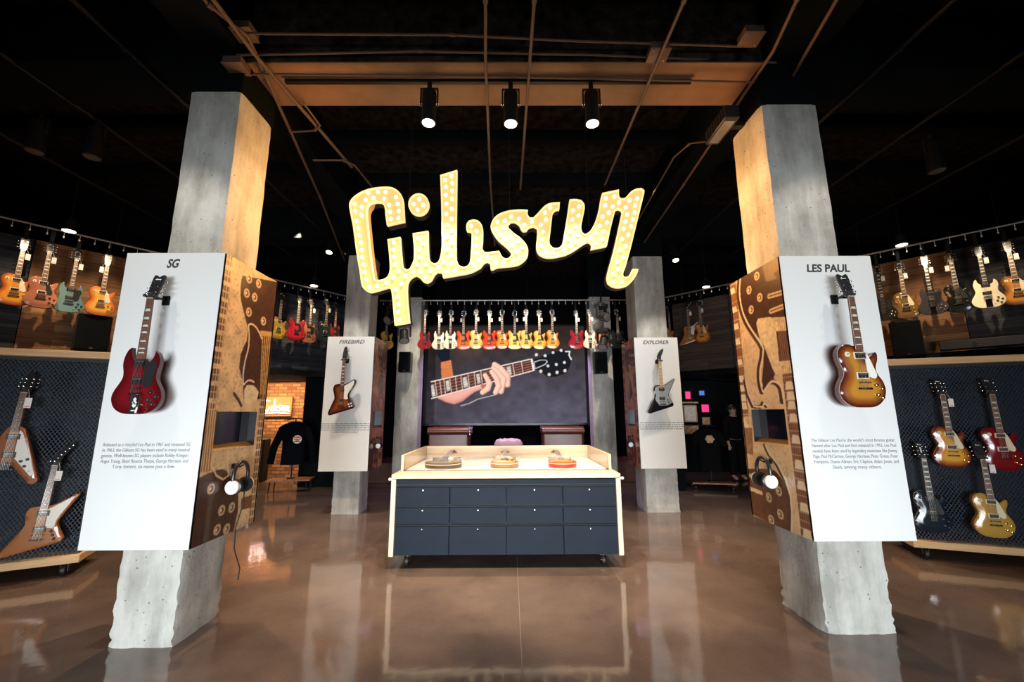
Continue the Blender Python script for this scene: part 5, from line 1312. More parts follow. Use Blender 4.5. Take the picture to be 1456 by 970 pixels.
hang('L', sL((-6.50, 5.17)), 'single_cut', 'amber', 'amber sunburst guitar with cream guard, by the charcoal boards and the red-guitar panel', 1, SGp)
hang('L', sL((-6.35, 5.345)), 'single_cut', 'fadedbrown', 'faded brown single-cutaway guitar with black guard hanging on the walnut wall', 1, SGp)
hang('L', sL((-6.185, 5.549)), 'double_horn', 'pelham', 'grey-blue double-horned guitar hanging on the walnut wall', 1, SGp)
hang('L', sL((-5.99, 5.785)), 'single_cut', 'honey', 'honey orange sunburst guitar hanging beside the white red-guitar panel edge', -1, SGp)
hang('L', sL((-4.45, 7.68)), 'single_cut', 'olivegold', 'olive gold single-cutaway guitar hanging next to the red semi-hollow one', 0, SGp)
hang('L', sL((-4.25, 7.909)), 'semi_hollow', 'redsemi', 'bright cherry semi-hollow guitar above the brick room opening', 0, SGp)
hang('L', sL((-4.07, 8.12)), 'double_horn', 'natsg', 'natural brown double-horned guitar above the brick room opening', 1, SGp)
hang('L', sL((-3.89, 8.34)), 'single_cut', 'darkgreen', 'very dark green single-cutaway guitar with a white tag in the shadow', 1, SGp, z=3.06)
hang('L', sL((-3.73, 8.53)), 'double_horn', 'redsg', 'red double-horned guitar hanging close to the winged-guitar column', 0, SGp, z=3.06)
hang('R', sR((5.985, 6.29)), 'double_horn', 'blacksg', 'black triple-pickup double-horned guitar partly behind the sunburst-guitar panel', 1, LPp)
hang('R', sR((6.165, 6.105)), 'single_cut', 'darkgold', 'dark bronze guitar with cream guard above the wall speaker', 1, LPp)
hang('R', sR((6.36, 5.9)), 'double_horn', 'greysg', 'charcoal grey double-horned guitar hanging on the walnut wall', 1, LPp)
hang('R', sR((6.545, 5.705)), 'single_cut', 'blackcustom', 'black single-cutaway guitar with gold hardware hanging on the walnut wall', -1, LPp)
hang('R', sR((6.735, 5.508)), 'double_horn', 'whitesg', 'cream white double-horned guitar hanging on the charcoal wall', 1, LPp)
hang('R', sR((6.925, 5.31)), 'single_cut', 'tobacco', 'tobacco sunburst guitar with cream guard hanging on the charcoal wall', 1, LPp)
hang('R', sR((3.55, 8.85)), 'single_cut', 'natneck', 'slim orange guitar turned side-on near the angular-guitar panel', 0, LPp, R(72))
hang('R', sR((3.84, 8.54)), 'angular', 'korinax', 'natural orange angular guitar with white guard near the angular-guitar panel', 1, LPp, R(18))
hang('R', sR((4.05, 8.33)), 'single_cut', 'amber', 'golden sunburst guitar hanging farthest from the angular-guitar panel', 1, LPp)
for i, (x, kind, fk, lab, pt) in enumerate([
    (-2.80, 'single_cut', 'yellow', 'yellow sunburst guitar hanging between the winged-guitar column and the marquee sign tail', 0),
    (-1.92, 'double_horn', 'redsg', 'dark red guitar that starts the row over the stage', 0),
    (-1.61, 'double_horn', 'ivorysg', 'ivory double-horned guitar next to the dark red one in the row', 1),
    (-1.34, 'double_horn', 'ivorysg', 'ivory double-horned guitar next to the orange semi-hollow one', 1),
    (-1.055, 'semi_hollow', 'orangesemi', 'orange semi-hollow guitar between the ivory and pale yellow guitars', -1),
    (-.765, 'single_cut', 'paleyellow', 'pale yellow guitar between the orange and red-orange semi-hollow guitars', 1),
    (-.465, 'semi_hollow', 'redorangesemi', 'red-orange semi-hollow guitar at the middle of the row', 1),
    (-.176, 'single_cut', 'fireburst', 'fiery orange single-cutaway guitar at the middle of the row', -1),
    (.112, 'semi_hollow', 'lemon', 'lemon yellow semi-hollow guitar just past the fiery orange guitar', 1),
    (.37, 'single_cut', 'lemon', 'lemon yellow single-cutaway guitar next to the lemon semi-hollow one', -1),
    (.672, 'single_cut', 'yellow', 'warm yellow single-cutaway guitar next to the honey sunburst one in the row', 1),
    (.96, 'single_cut', 'honey', 'honey sunburst guitar before the gap in the row over the stage', 1),
    (1.52, 'semi_hollow', 'cherrysemi', 'cherry red semi-hollow guitar after the gap in the row', 1),
    (1.81, 'double_horn', 'ivorysg', 'ivory double-horned guitar half hidden by the black stage lights', 1),
    (2.08, 'single_cut', 'honey', 'orange guitar half hidden behind the black stage lights', 0),
    (2.435, 'semi_hollow', 'blacksemi', 'black semi-hollow guitar with pale edges at the end of the row', 1),
    (2.85, 'semi_hollow', 'yellow', 'amber guitar partly hidden behind the angular-guitar panel', 0)]):
    hang('B', x, kind, fk, lab, pt, Bp)

# ------------------------------------------------------------------ speakers
def speaker(x, y, z, rz, w, h, label):
    r = empty('wall_speaker', (x, y, z), rz, label=label, cat='speaker')
    mb = MB(); mb.bbox((-w / 2, -.22, 0), (w / 2, 0, h), 'plasticb', .012); mb.build('cabinet', r)
    mb = MB(); mb.bbox((-w / 2 + .012, -.234, .012), (w / 2 - .012, -.221, h - .012), 'blackpaint', .008); g = mb.build('grille', r)
    mb = MB(); mb.box((-.02, -.237, .025), (.02, -.2345, .038), 'chrome'); mb.build('badge', g)
    mb = MB(); mb.box((-.04, 0, h * .3), (.04, .07, h * .7), 'blackmetal'); mb.build('bracket', r)
(x, y) = onL(sL((-6.25, 6.0)) - .02, .20); speaker(x, y, 2.50, TL, .36, .52, 'black wall speaker on the walnut wall beside the red-guitar panel')
(x, y) = onR(sR((6.36, 6.40)) + .02, .20); speaker(x, y, 2.42, TR, .36, .55, 'black wall speaker on the walnut wall beside the sunburst-guitar panel')
speaker(-2.37, 9.30, 2.50, 0, .27, .46, 'small black speaker on the rear column beside the winged-guitar panel')
speaker(2.05, 9.30, 2.45, 0, .29, .50, 'small black speaker on the rear column under the stage lights')
(x, y) = onR(sR((6.91, 5.82)) , .10)
mb = MB(); mb.bbox((-.45, -.10, 0), (.45, .10, .13), 'plasticb', .01); mb.cyl((-.1, -.11, .06), (-.1, -.10, .06), .02, 'chrome', 12)
tag(mb.build('amplifier_rack', None, (x, y, 2.475), TR), 'low black amplifier box on the ledge under the white double-horned guitar', 'amplifier')

# ------------------------------------------------------------------ ceiling fittings
def spot_fixture(x, y, z0, h, rad, label, lens='lens', top=4.60, rz=0, tiltx=0., group=None):
    r = empty('track_spotlight', (x, y, z0 + h), rz, label=label, cat='spotlight', group=group); r.rotation_euler = (tiltx, 0, rz)
    mb = MB(); mb.tube([(0, 0, 0), (0, 0, -.01), (0, 0, -h + .05), (0, 0, -h + .045), (0, 0, -h)], [rad * .92, rad, rad, rad * 1.03, rad * 1.03], 'blackmetal', 28); mb.build('housing', r)
    mb = MB(); mb.cyl((0, 0, -h - .002), (0, 0, -h + .004), rad * .86, lens, 24); mb.build('lens', r)
    mb = MB()
    for s in (-1, 1): mb.box((s * rad * 1.18 - .006, -.012, -.14), (s * rad * 1.18 + .006, .012, .035), 'blackmetal'); mb.cyl((s * rad * .98, 0, -.12), (s * rad * 1.35, 0, -.12), .010, 'chrome', 10)
    mb.box((-rad * 1.25, -.014, .028), (rad * 1.25, .014, .040), 'blackmetal'); mb.cyl((0, 0, .03), (0, 0, .11), .022, 'blackmetal', 12); mb.build('yoke', r)
    return r
mb = MB(); mb.bbox((-2.1, 3.33, 4.655), (1.72, 3.37, 4.69), 'blackmetal', .003)
tag(mb.build('lighting_track'), 'black lighting track carrying three cylinder spotlights under the tan beam', 'light track')
spot_fixture(-.745, 3.35, 4.235, .32, .066, 'black cylinder spotlight under the beam, over the letter b of the marquee sign')
spot_fixture(.015, 3.35, 4.225, .32, .066, 'black cylinder spotlight under the beam, the middle one of three')
spot_fixture(.77, 3.35, 4.225, .32, .066, 'black cylinder spotlight under the beam, nearest the tan conduit with the junction box')
spot_fixture(-3.23, 7.0, 4.42, .28, .06, 'small lit cylinder spotlight above the winged-guitar panel column', top=4.8, tiltx=R(-20))
spot_fixture(2.97, 7.0, 4.25, .30, .06, 'small lit cylinder spotlight above the angular-guitar panel column', top=4.8, tiltx=R(-20))
spot_fixture(-4.95, 3.85, 4.30, .34, .075, 'unlit dark cylinder spotlight over the red-guitar panel side, nearer the wall', 'plasticb')
spot_fixture(-4.45, 3.95, 4.30, .34, .075, 'unlit dark cylinder spotlight over the red-guitar panel side, nearer the column', 'plasticb')
spot_fixture(4.75, 4.1, 4.22, .34, .075, 'unlit dark cylinder spotlight over the sunburst-guitar panel side', 'plasticb')
spot_fixture(2.75, 2.15, 4.35, .32, .07, 'dark cylinder spotlight near the top edge above the sunburst-guitar column', 'plasticb', tiltx=R(15))
def downlight(x, y, z, label):
    r = empty('pendant_downlight', (x, y, z), label=label, cat='downlight')
    mb = MB(); mb.tube([(0, 0, .16), (0, 0, .15), (0, 0, .01), (0, 0, 0)], [.05, .062, .075, .078], 'blackmetal', 20); mb.build('housing', r)
    mb = MB(); mb.cyl((0, 0, -.004), (0, 0, .002), .070, 'lens', 20); mb.build('lens', r)
    mb = MB(); mb.cyl((0, 0, .16), (0, 0, 5.36 - z), .007, 'blackmetal', 6); mb.build('stem', r)
for q, z, lb in ((onL(sL((-6.27, 5.45)), -.13), 4.13, 'round lit downlight at the rail above the walnut wall beside the red-guitar panel'), (onL(sL((-4.1, 8.09)), -.13), 4.17, 'round lit downlight at the rail above the red semi-hollow guitar'),
                 (onR(sR((6.21, 6.05)), -.13), 4.15, 'round lit downlight at the rail above the walnut wall beside the sunburst-guitar panel'), (onR(sR((4.17, 8.19)), -.13), 4.15, 'round lit downlight at the rail near the angular-guitar panel')):
    downlight(q[0], q[1], z, lb)
# stage lights in front of the rear columns
def stage_light(x, y, z, rz, tx, label):
    r = empty('stage_spotlight', (x, y, z), rz, label=label, cat='stage light')
    mb = MB(); mb.bbox((-.13, -.10, .18), (.13, .10, .28), 'plasticb', .015); mb.cyl((0, 0, .28), (0, 0, .52), .018, 'blackmetal', 8); mb.build('base', r)
    mb = MB()
    for s in (-1, 1): mb.bbox((s * .13 - .018, -.04, -.04), (s * .13 + .018, .04, .19), 'plasticb', .01)
    mb.build('yoke', r)
    mb = MB(); c, s = math.cos(tx), math.sin(tx)
    f = lambda k: (0, -k * c, -k * s)
    mb.tube([f(-.12), f(-.10), f(.10), f(.16), f(.17)], [.06, .09, .095, .11, .11], 'plasticb', 20); h = mb.build('lamp_head', r)
    mb = MB(); mb.tube([f(.168), f(.175)], [.09, .09], 'galv', 20); mb.build('lens', h)
stage_light(2.05, 8.85, 3.72, R(35), R(20), 'black moving-head stage light hanging before the rear column by the angular-guitar panel')
stage_light(2.02, 8.62, 3.10, R(-30), R(55), 'lower black moving-head stage light by the angular-guitar panel, below another')
stage_light(-2.62, 8.85, 3.68, R(-30), R(30), 'black moving-head stage light by the marquee sign tail')
stage_light(-2.28, 8.62, 3.26, R(20), R(60), 'lower black stage light above the small column speaker')
# floodlight bar fixed to the front column top
r = empty('ceiling_floodlight', (2.18, 3.55, 4.36), R(-90), label='black rectangular floodlight fixed at the top of the sunburst-guitar column', cat='floodlight')
mb = MB(); mb.bbox((-.20, -.17, -.07), (.20, -.03, .07), 'plasticb', .01); mb.box((-.03, -.03, -.02), (.03, .11, .02), 'blackmetal')
for i in range(8): mb.box((-.18 + i * .048, -.176, -.055), (-.165 + i * .048, -.168, .055), 'blackmetal')
mb.build('housing', r)
mb = MB(); mb.box((-.16, -.15, -.076), (.16, -.06, -.070), 'galv'); mb.build('lens', r)

# conduits, boxes and pipes under the ceiling
def pipe(pts, rad, label, m='conduit', name='ceiling_conduit', cat='conduit', group=None):
    mb = MB(); mb.tube(pts, rad, m, 8)
    for i in range(1, len(pts) - 1, 2): mb.tube([tuple(Vector(pts[i]) + (Vector(pts[i + 1]) - Vector(pts[i])).normalized() * k) for k in (0, .04)], rad * 1.5, m, 8)
    tag(mb.build(name), label, cat, group)
pipe([(-.10, .5, 4.6), (-.17, 2.5, 4.6), (-.2, 3.0, 4.6), (-.25, 4.9, 4.6), (-.27, 7, 4.6)], .014, 'tan conduit crossing under the beam above the marquee letter b')
pipe([(.22, .5, 4.6), (.19, 2.5, 4.6), (.18, 3.1, 4.6), (.15, 5.1, 4.6)], .014, 'tan conduit crossing under the beam, with no junction box, by the middle spotlight')
pipe([(1.33, .5, 4.6), (1.30, 2.5, 4.6), (1.29, 3.4, 4.6), (1.28, 5.0, 4.6)], .014, 'tan conduit crossing under the beam with a junction box on it')
def jbox(x, y, z, label):
    mb = MB(); mb.bbox((-.08, -.07, -.03), (.08, .07, .04), 'conduit', .004); mb.bbox((-.088, -.078, -.036), (.088, .078, -.029), 'conduit', .002)
    for p in ((-.06, -.05), (.06, .05)): mb.cyl((p[0], p[1], -.040), (p[0], p[1], -.034), .006, 'galv', 8)
    tag(mb.build('junction_box', None, (x, y, z)), label, 'junction box')
jbox(1.29, 3.02, 4.66, 'square tan junction box on the conduit near the beam')
jbox(2.08, 2.98, 4.78, 'tan junction box at the end of the cross conduit near the sunburst-guitar column')
jbox(-2.24, 2.95, 4.79, 'tan junction box at the end of the cross conduit near the red-guitar column')
jbox(-2.40, 3.12, 4.62, 'lower tan junction box tucked under the one near the red-guitar column')
pipe([(-2.3, 2.93, 4.75), (-.5, 2.95, 4.76), (.6, 3.0, 4.75), (2.05, 3.05, 4.75)], .010, 'thin conduit running across in front of the tan beam')
pipe([(-2.4, 3.22, 4.63), (-1.2, 3.23, 4.63), (.4, 3.26, 4.63), (2.5, 3.32, 4.63)], .010, 'thin conduit running across under the tan beam beside the light track')
pipe([(-2.42, 3.13, 4.74), (-.8, 3.10, 4.75), (.8, 3.14, 4.75), (2.45, 3.22, 4.75)], .010, 'thin conduit along the near edge of the tan beam')
pipe([(-2.26, .5, 4.62), (-2.20, 2.2, 4.62), (-2.17, 3.0, 4.62), (-1.96, 4.62, 4.62)], .018, 'conduit beside the red-guitar column that runs deep under the beam')
pipe([(-2.34, .5, 4.66), (-2.28, 2.6, 4.66), (-2.15, 2.87, 4.66), (-2.72, 5.4, 4.66), (-3.36, 7.9, 4.66)], .016, 'dim slanting conduit passing behind the red-guitar column')
pipe([(-2.36, 3.95, 4.6), (-2.1, 3.93, 4.6), (-2.0, 3.85, 4.6), (-2.03, 3.55, 4.62)], .010, 'short bent conduit stub by the red-guitar column')
pipe([(-2.36, 4.45, 4.6), (-2.0, 4.45, 4.6), (-1.9, 4.55, 4.6), (-1.86, 4.9, 4.6), (-1.75, 6.2, 4.6)], .012, 'bent conduit leaving the red-guitar column towards the marquee sign')
pipe([(2.28, 4.1, 4.6), (2.05, 4.15, 4.6), (1.97, 4.4, 4.6), (2.05, 6.2, 4.6)], .010, 'bent conduit leaving the sunburst-guitar column towards the marquee sign')
pipe([(2.05, .8, 4.62), (2.14, 2.5, 4.62), (2.25, 2.97, 4.62), (2.35, 5.0, 4.62), (2.47, 7.7, 4.62)], .014, 'conduit beside the sunburst-guitar column that runs deep under the beam')
pipe([(2.2, .6, 4.66), (2.42, 2.3, 4.66), (2.7, 3.6, 4.66), (3.01, 4.8, 4.66)], .014, 'dim slanting conduit passing beside the sunburst-guitar column')
for i, (x, z) in enumerate(((-3.4, 4.7), (-4.6, 4.75), (-6.0, 4.8))):
    pipe([(x, .3, z), (x + .1, 3.0, z), (x + .15, 6.0, z), (x + .2, 8.5, z)], .02, 'dark sprinkler pipe running deep under the ceiling over the red-guitar side', 'blackmetal', 'ceiling_pipe', 'pipe', 'pipes over the red-guitar side')
for i, (x, z) in enumerate(((3.5, 4.7), (4.7, 4.75), (6.2, 4.8))):
    pipe([(x, .3, z), (x - .1, 3.0, z), (x - .15, 6.0, z), (x - .2, 8.5, z)], .02, 'dark sprinkler pipe running deep under the ceiling over the sunburst-guitar side', 'blackmetal', 'ceiling_pipe', 'pipe', 'pipes over the sunburst-guitar side')

# ------------------------------------------------------------------ rooms behind: brick side
M['neon'] = mat('neon_tube', (1, .9, .95), .3, emit=(1., .80, .88), estr=5.)
M['neonboard'] = mat('neon_back', (.40, .20, .07), .6)  # plain brown of the backing board
r = empty('neon_sign', (-6.03, 10.74, 1.52), label='small glowing white script neon sign on a brown board on the brick wall', cat='sign')
mb = MB(); mb.bbox((-.36, -.03, 0), (.36, .03, .52), 'neonboard', .01); mb.build('backing_board', r)
mb = MB()
for pts in ([(-.20, .40), (-.27, .43), (-.32, .36), (-.31, .18), (-.25, .13), (-.20, .20), (-.20, .27)], [(-.14, .28), (-.14, .15), (-.10, .14)], [(-.07, .45), (-.08, .15), (-.02, .15), (-.01, .27), (-.07, .28)], [(.10, .28), (.05, .30), (.04, .24), (.09, .20), (.08, .15), (.03, .15)],
            [(.15, .28), (.13, .17), (.18, .14), (.21, .26), (.16, .28)], [(.24, .14), (.25, .28), (.29, .26), (.29, .15), (.33, .14)], [(-.33, .08), (.0, .10), (.32, .08)]):
    mb.tube([(x, -.06, z) for x, z in pts], .011, 'neon', 6)
mb.build('neon_tubing', r)

def garment_stand(x, y, rz, top, label, cloth, emblem, sleeves, base_h):
    r = empty('garment_stand', (x, y, 0), rz, label=label + ' stand', cat='stand')
    mb = MB(); mb.bbox((-.42, -.22, base_h), (.42, .22, base_h + .035), 'boardwood', .004); mb.build('base_board', r)
    for a in (-.36, .36):
        for b in (-.17, .17):
            mb = MB()
            if base_h > .15: mb.tube([(a * .95, b, base_h), (a * 1.02, b, .0)], .012, 'blackmetal', 8)
            else: mb.tube([(a, b, base_h), (a, b, .05)], .012, 'blackmetal', 8); mb.tube([(a - .02, b, .03), (a + .02, b, .03)], [.03, .03], 'rubber', 12)
            mb.build('leg', r)
    mb = MB(); mb.cyl((0, 0, base_h + .03), (0, 0, top + .10), .014, 'blackmetal', 10); mb.cyl((0, 0, base_h + .034), (0, 0, base_h + .05), .08, 'blackmetal', 20)
    mb.tube([(-.17, 0, top + .06), (-.08, 0, top + .09), (.08, 0, top + .09), (.17, 0, top + .06)], .012, 'blackmetal', 8); mb.build('pole', r)
    g = empty('jacket' if sleeves > .4 else 't_shirt', (x, y, 0), rz)
    tag(g, label, 'jacket' if sleeves > .4 else 't-shirt')
    mb = MB(); rs = []
    H = [(top - .86, .23, .13), (top - .6, .22, .125), (top - .35, .225, .13), (top - .15, .235, .12), (top - .05, .22, .09), (top, .16, .07), (top + .03, .075, .06)]
    for z, w, d in H: rs.append([(w * (1 + .03 * math.sin(5 * a + z * 9)) * math.copysign(abs(math.cos(a)) ** .8, math.cos(a)), d * (1 + .08 * math.sin(7 * a)) * math.sin(a), z) for a in [2 * math.pi * i / 32 for i in range(32)]])
    mb.rings(rs, cloth, True, False); mb.build('torso_cloth', g)
    for s in (-1, 1):
        L = sleeves; mb = MB()
        mb.tube([(s * .15, 0, top - .07), (s * .23, 0, top - .12), (s * (.23 + .16 * L), -.02, top - .12 - .42 * L), (s * (.23 + .20 * L), -.05, top - .12 - .80 * L)], [.075, .085, .072, .062], cloth, 14); mb.build('sleeve', g)
    emblem(g, top)
    return r
def patch(g, top):
    mb = MB(); c = (.10, top - .34)
    mb.prism([(c[0] + .085 * math.cos(a), c[1] + .085 * math.sin(a)) for a in [2 * math.pi * i / 24 for i in range(24)]], -.155, -.15, 'whitep')
    mb.prism([(c[0] + .07 * math.cos(a), c[1] + .02 + .045 * math.sin(a)) for a in [2 * math.pi * i / 20 for i in range(20)]], -.158, -.154, 'tag_red')
    for i in range(5): mb.box((c[0] - .055 + i * .023, -.161, c[1] + .004), (c[0] - .040 + i * .023, -.157, c[1] + .032), 'whitep')
    mb.box((c[0] - .06, -.160, c[1] - .05), (c[0] + .06, -.156, c[1] - .03), 'cloth_navy'); mb.build('round_patch', g)
def flower(g, top):
    mb = MB(); c = (.0, top - .20)
    for k in range(6):
        a = 2 * math.pi * k / 6; mb.prism([(c[0] + .055 * math.cos(a) + .038 * math.cos(b), c[1] + .055 * math.sin(a) + .034 * math.sin(b)) for b in [2 * math.pi * i / 12 for i in range(12)]], -.150 - k * .0005, -.138, 'petal')
    mb.prism([(c[0] + .028 * math.cos(b), c[1] + .028 * math.sin(b)) for b in [2 * math.pi * i / 12 for i in range(12)]], -.157, -.15, 'pineF'); mb.build('flower_print', g)
M['petal'] = mat('petal_print', (.66, .42, .24), .8)
garment_stand(-4.62, 8.95, R(12), 1.40, 'dark navy jacket with a round white chest patch before the brick room', 'cloth_navy', patch, .9, .22)
garment_stand(4.30, 9.05, R(-14), 1.22, 'black t-shirt with a tan flower print near the angular-guitar panel', 'cloth_black', flower, .3, .10)
# bar stool and mic stand by the brick wall
r = empty('stool', (-5.42, 8.72, 0), label='black-seated stool with bent chrome legs before the brick wall', cat='stool')
mb = MB(); mb.tube([(0, 0, .68), (0, 0, .70), (0, 0, .73), (0, 0, .745)], [.17, .19, .19, .16], 'plasticb', 24); mb.build('seat', r)
for k in range(4):
    a = R(45 + 90 * k); mb = MB(); mb.tube([(.10 * math.cos(a), .10 * math.sin(a), .68), (.13 * math.cos(a), .13 * math.sin(a), .42), (.19 * math.cos(a), .19 * math.sin(a), .30), (.22 * math.cos(a), .22 * math.sin(a), 0)], .011, 'chrome', 8); mb.build('leg', r)
mb = MB(); mb.tube([(.15 * math.cos(a), .15 * math.sin(a), .36) for a in [2 * math.pi * i / 24 for i in range(25)]], .008, 'chrome', 6); mb.build('foot_ring', r)
r = empty('guitar_amplifier', (-5.95, 9.9, 0), label='black leaning amplifier cabinet standing before the brick wall', cat='amplifier')
mb = MB(); mb.bbox((-.22, -.14, .04), (.22, .14, 1.02), 'plasticb', .02); mb.build('cabinet', r)
mb = MB(); mb.bbox((-.19, -.155, .10), (.19, -.141, .85), 'blackpaint', .006); mb.build('grille', r)
r = empty('microphone_stand', (-5.05, 10.2, 0), label='thin black microphone stand rising before the brick wall beside the jacket', cat='stand')
mb = MB(); mb.cyl((0, 0, .02), (0, 0, 1.70), .012, 'blackmetal', 8); mb.tube([(0, 0, 1.68), (-.06, -.02, 1.74), (.10, -.02, 1.80)], .012, 'blackmetal', 8); mb.build('pole', r)
mb = MB(); mb.ball((.12, -.02, 1.82), (.035, .03, .03), 'blackmetal', 10, 8); mb.build('microphone', r)
for k in range(3):
    a = R(30 + 120 * k); mb = MB(); mb.tube([(0, 0, .12), (.26 * math.cos(a), .26 * math.sin(a), .01)], .009, 'blackmetal', 6); mb.build('leg', r)

# dark shop side: framed pictures, lit signs, a person
def picture(x, z, w, h, fm, im, label, y=11.36):
    r = empty('framed_picture', (x, y, z), label=label, cat='picture')
    mb = MB(); t = .03
    for a, b in (((-w / 2, -.03, 0), (w / 2, .03, t)), ((-w / 2, -.03, h - t), (w / 2, .03, h)), ((-w / 2, -.03, t), (-w / 2 + t, .03, h - t)), ((w / 2 - t, -.03, t), (w / 2, .03, h - t))): mb.bbox(a, b, fm, .004)
    mb.build('frame', r); mb = MB(); mb.box((-w / 2 + t, -.012, t), (w / 2 - t, .02, h - t), im); mb.build('image', r)
M['img1'] = mat('pale_document', (.75, .74, .68), .5, noise=.25, nscale=30)
M['img2'] = mat('magenta_print', (.62, .03, .16), .5, noise=.5, nscale=14, emit=(.9, .05, .25), estr=.9)
M['img3'] = mat('blue_print', (.05, .12, .5), .5, noise=.5, nscale=14, emit=(.1, .25, .9), estr=.7)
M['img4'] = mat('tan_poster', (.62, .40, .22), .6, noise=.6, nscale=12)
picture(4.93, 1.92, .20, .26, 'blackmetal', 'img2', 'round-cornered red lit sign high on the dark shop wall')
picture(5.32, 2.02, .20, .18, 'blackmetal', 'img3', 'small blue lit sign high on the dark shop wall')
picture(4.96, 1.32, .36, .46, 'pineF', 'img1', 'pale document in a brown frame on the dark shop wall')
picture(5.38, 1.56, .26, .26, 'blackmetal', 'img2', 'magenta picture beside the framed document on the dark shop wall')
picture(5.38, 1.22, .28, .26, 'blackmetal', 'img4', 'tan poster below the magenta picture on the dark shop wall')
picture(4.96, .98, .44, .28, 'blackmetal', 'img4', 'tan poster directly below the framed document')
picture(4.98, 1.80, .50, .10, 'blackmetal', 'img4', 'narrow tan strip poster under the red lit sign')

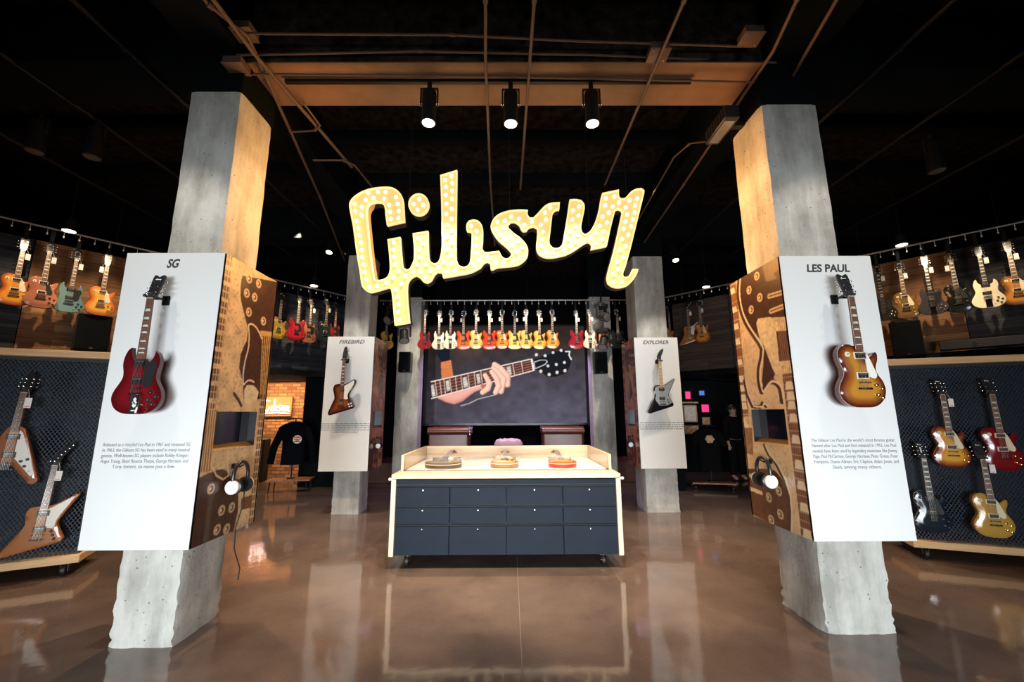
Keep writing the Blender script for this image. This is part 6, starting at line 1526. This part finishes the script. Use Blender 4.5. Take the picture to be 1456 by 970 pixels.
def person(x, y, rz, label):
    r = empty('person', (x, y, 0), rz, label=label, cat='person')
    def skin(name, V, E, Rr, m, root=0, sub=2):
        me = bpy.data.meshes.new(name); me.from_pydata(V, E, []); me.materials.append(M[m])
        o = bpy.data.objects.new(name, me); COL.objects.link(o)
        sk = o.modifiers.new('skin', 'SKIN'); sk.use_smooth_shade = True
        if not me.skin_vertices: 
            me.attributes
        bm = bmesh.new(); bm.from_mesh(me); L = bm.verts.layers.skin.verify()
        for i, v in enumerate(bm.verts):
            v[L].radius = (Rr[i], Rr[i]) if not isinstance(Rr[i], tuple) else Rr[i]; v[L].use_root = (i == root)
        bm.to_mesh(me); bm.free()
        ss = o.modifiers.new('sub', 'SUBSURF'); ss.levels = sub; ss.render_levels = sub
        dg = bpy.context.evaluated_depsgraph_get(); me2 = bpy.data.meshes.new_from_object(o.evaluated_get(dg)); me2.name = name
        bpy.data.objects.remove(o)
        o = bpy.data.objects.new(name, me2); COL.objects.link(o); o.parent = r
        for p in me2.polygons: p.use_smooth = True
        return o
    V = [(0, 0, .95), (0, 0, 1.12), (0, .01, 1.32), (0, .01, 1.45), (0, 0, 1.52), (0, -.01, 1.60), (0, -.015, 1.68)]
    Rr = [(.10, .07), (.10, .07), (.12, .08), (.09, .06), (.055, .055), (.075, .09), (.07, .085)]
    E = [(i, i + 1) for i in range(6)]
    for s in (-1, 1):
        b = len(V); V += [(s * .10, 0, .86), (s * .11, -.01, .50), (s * .12, .02, .10), (s * .12, -.12, .04)]; Rr += [.095, .065, .048, .04]; E += [(0, b), (b, b + 1), (b + 1, b + 2), (b + 2, b + 3)]
        b = len(V); V += [(s * .19, .01, 1.40), (s * .24, .01, 1.12), (s * .23, -.06, .88), (s * .23, -.08, .80)]; Rr += [.065, .048, .036, .026]; E += [(3, b), (b, b + 1), (b + 1, b + 2), (b + 2, b + 3)]
        for k, (dx, ln) in enumerate(((-.024, .07), (-.008, .085), (.008, .08), (.024, .065))):
            b2 = len(V); V += [(s * .23 + dx, -.085, .765), (s * .23 + dx, -.09, .78 - ln)]; Rr += [.009, .008]; E += [(b + 3, b2), (b2, b2 + 1)]
        b2 = len(V); V += [(s * .20, -.10, .785), (s * .195, -.115, .74)]; Rr += [.011, .009]; E += [(b + 3, b2), (b2, b2 + 1)]
    skin('body', V, E, Rr, 'skin')
    # clothes follow the body a little outside it
    Vs = [(0, 0, .86), (0, 0, 1.12), (0, .01, 1.32), (0, .01, 1.45)]; Rs = [(.165, .115), (.155, .115), (.185, .125), (.125, .095)]; Es = [(0, 1), (1, 2), (2, 3)]
    for s in (-1, 1):
        b = len(Vs); Vs += [(s * .19, .01, 1.40), (s * .24, .01, 1.12), (s * .23, -.055, .89)]; Rs += [.078, .06, .048]; Es += [(3, b), (b, b + 1), (b + 1, b + 2)]
    skin('shirt', Vs, Es, Rs, 'cloth_black')
    Vs = [(0, 0, .95)]; Rs = [(.16, .115)]; Es = []
    for s in (-1, 1):
        b = len(Vs); Vs += [(s * .10, 0, .86), (s * .11, -.01, .50), (s * .12, .02, .09)]; Rs += [.108, .08, .068]; Es += [(0, b), (b, b + 1), (b + 1, b + 2)]
    skin('trousers', Vs, Es, Rs, 'cloth_black')
    mb = MB(); mb.ball((0, .02, 1.685), (.088, .098, .085), 'ebony', 16, 10); mb.build('hair', r)
    mb = MB(); mb.ball((0, -.115, 1.615), (.012, .02, .022), 'skin', 8, 6)
    for s in (-1, 1): mb.ball((s * .03, -.098, 1.640), (.011, .008, .006), 'ebony', 8, 6); mb.ball((s * .082, 0, 1.62), (.012, .02, .03), 'skin', 8, 6)
    mb.ball((0, -.095, 1.575), (.022, .008, .005), 'tag_red', 8, 6); mb.build('face_features', r)
    return r
M['skin'] = mat('skin_tone', (.52, .28, .19), .5)
person(5.40, 10.0, R(8), 'person in dark clothes standing in the dim shop room, facing out')

# ------------------------------------------------------------------ light
def area(name, loc, aim, size, power, col, size_y=None, spread=180):
    l = bpy.data.lights.new(name, 'AREA'); l.energy = power; l.color = col; l.size = size; l.spread = R(spread)
    if size_y: l.shape = 'RECTANGLE'; l.size_y = size_y
    o = bpy.data.objects.new(name, l); COL.objects.link(o); o.location = loc
    o.rotation_euler = (Vector(aim) - Vector(loc)).to_track_quat('-Z', 'Y').to_euler(); return o
def spot(name, loc, aim, power, ang, col=(1, .80, .58), rad=.05, blend=.5):
    l = bpy.data.lights.new(name, 'SPOT'); l.energy = power; l.color = col; l.spot_size = R(ang); l.spot_blend = blend; l.shadow_soft_size = rad
    o = bpy.data.objects.new(name, l); COL.objects.link(o); o.location = loc
    o.rotation_euler = (Vector(aim) - Vector(loc)).to_track_quat('-Z', 'Y').to_euler(); return o
LIGHTS()

w = bpy.data.worlds.new('world'); SC.world = w; w.use_nodes = True
w.node_tree.nodes['Background'].inputs[0].default_value = (.5, .62, .75, 1); w.node_tree.nodes['Background'].inputs[1].default_value = WORLD
SC.view_settings.view_transform = 'Standard'; SC.view_settings.look = 'None'; SC.view_settings.exposure = EXPO; SC.view_settings.gamma = 1
SC.view_settings.use_curve_mapping = False
SC.cycles.use_denoising = True
SC.cycles.max_bounces = 6; SC.cycles.sample_clamp_indirect = 6; SC.cycles.transparent_max_bounces = 12
SC.cycles.caustics_reflective = False; SC.cycles.caustics_refractive = False
SC.cycles.blur_glossy = .4
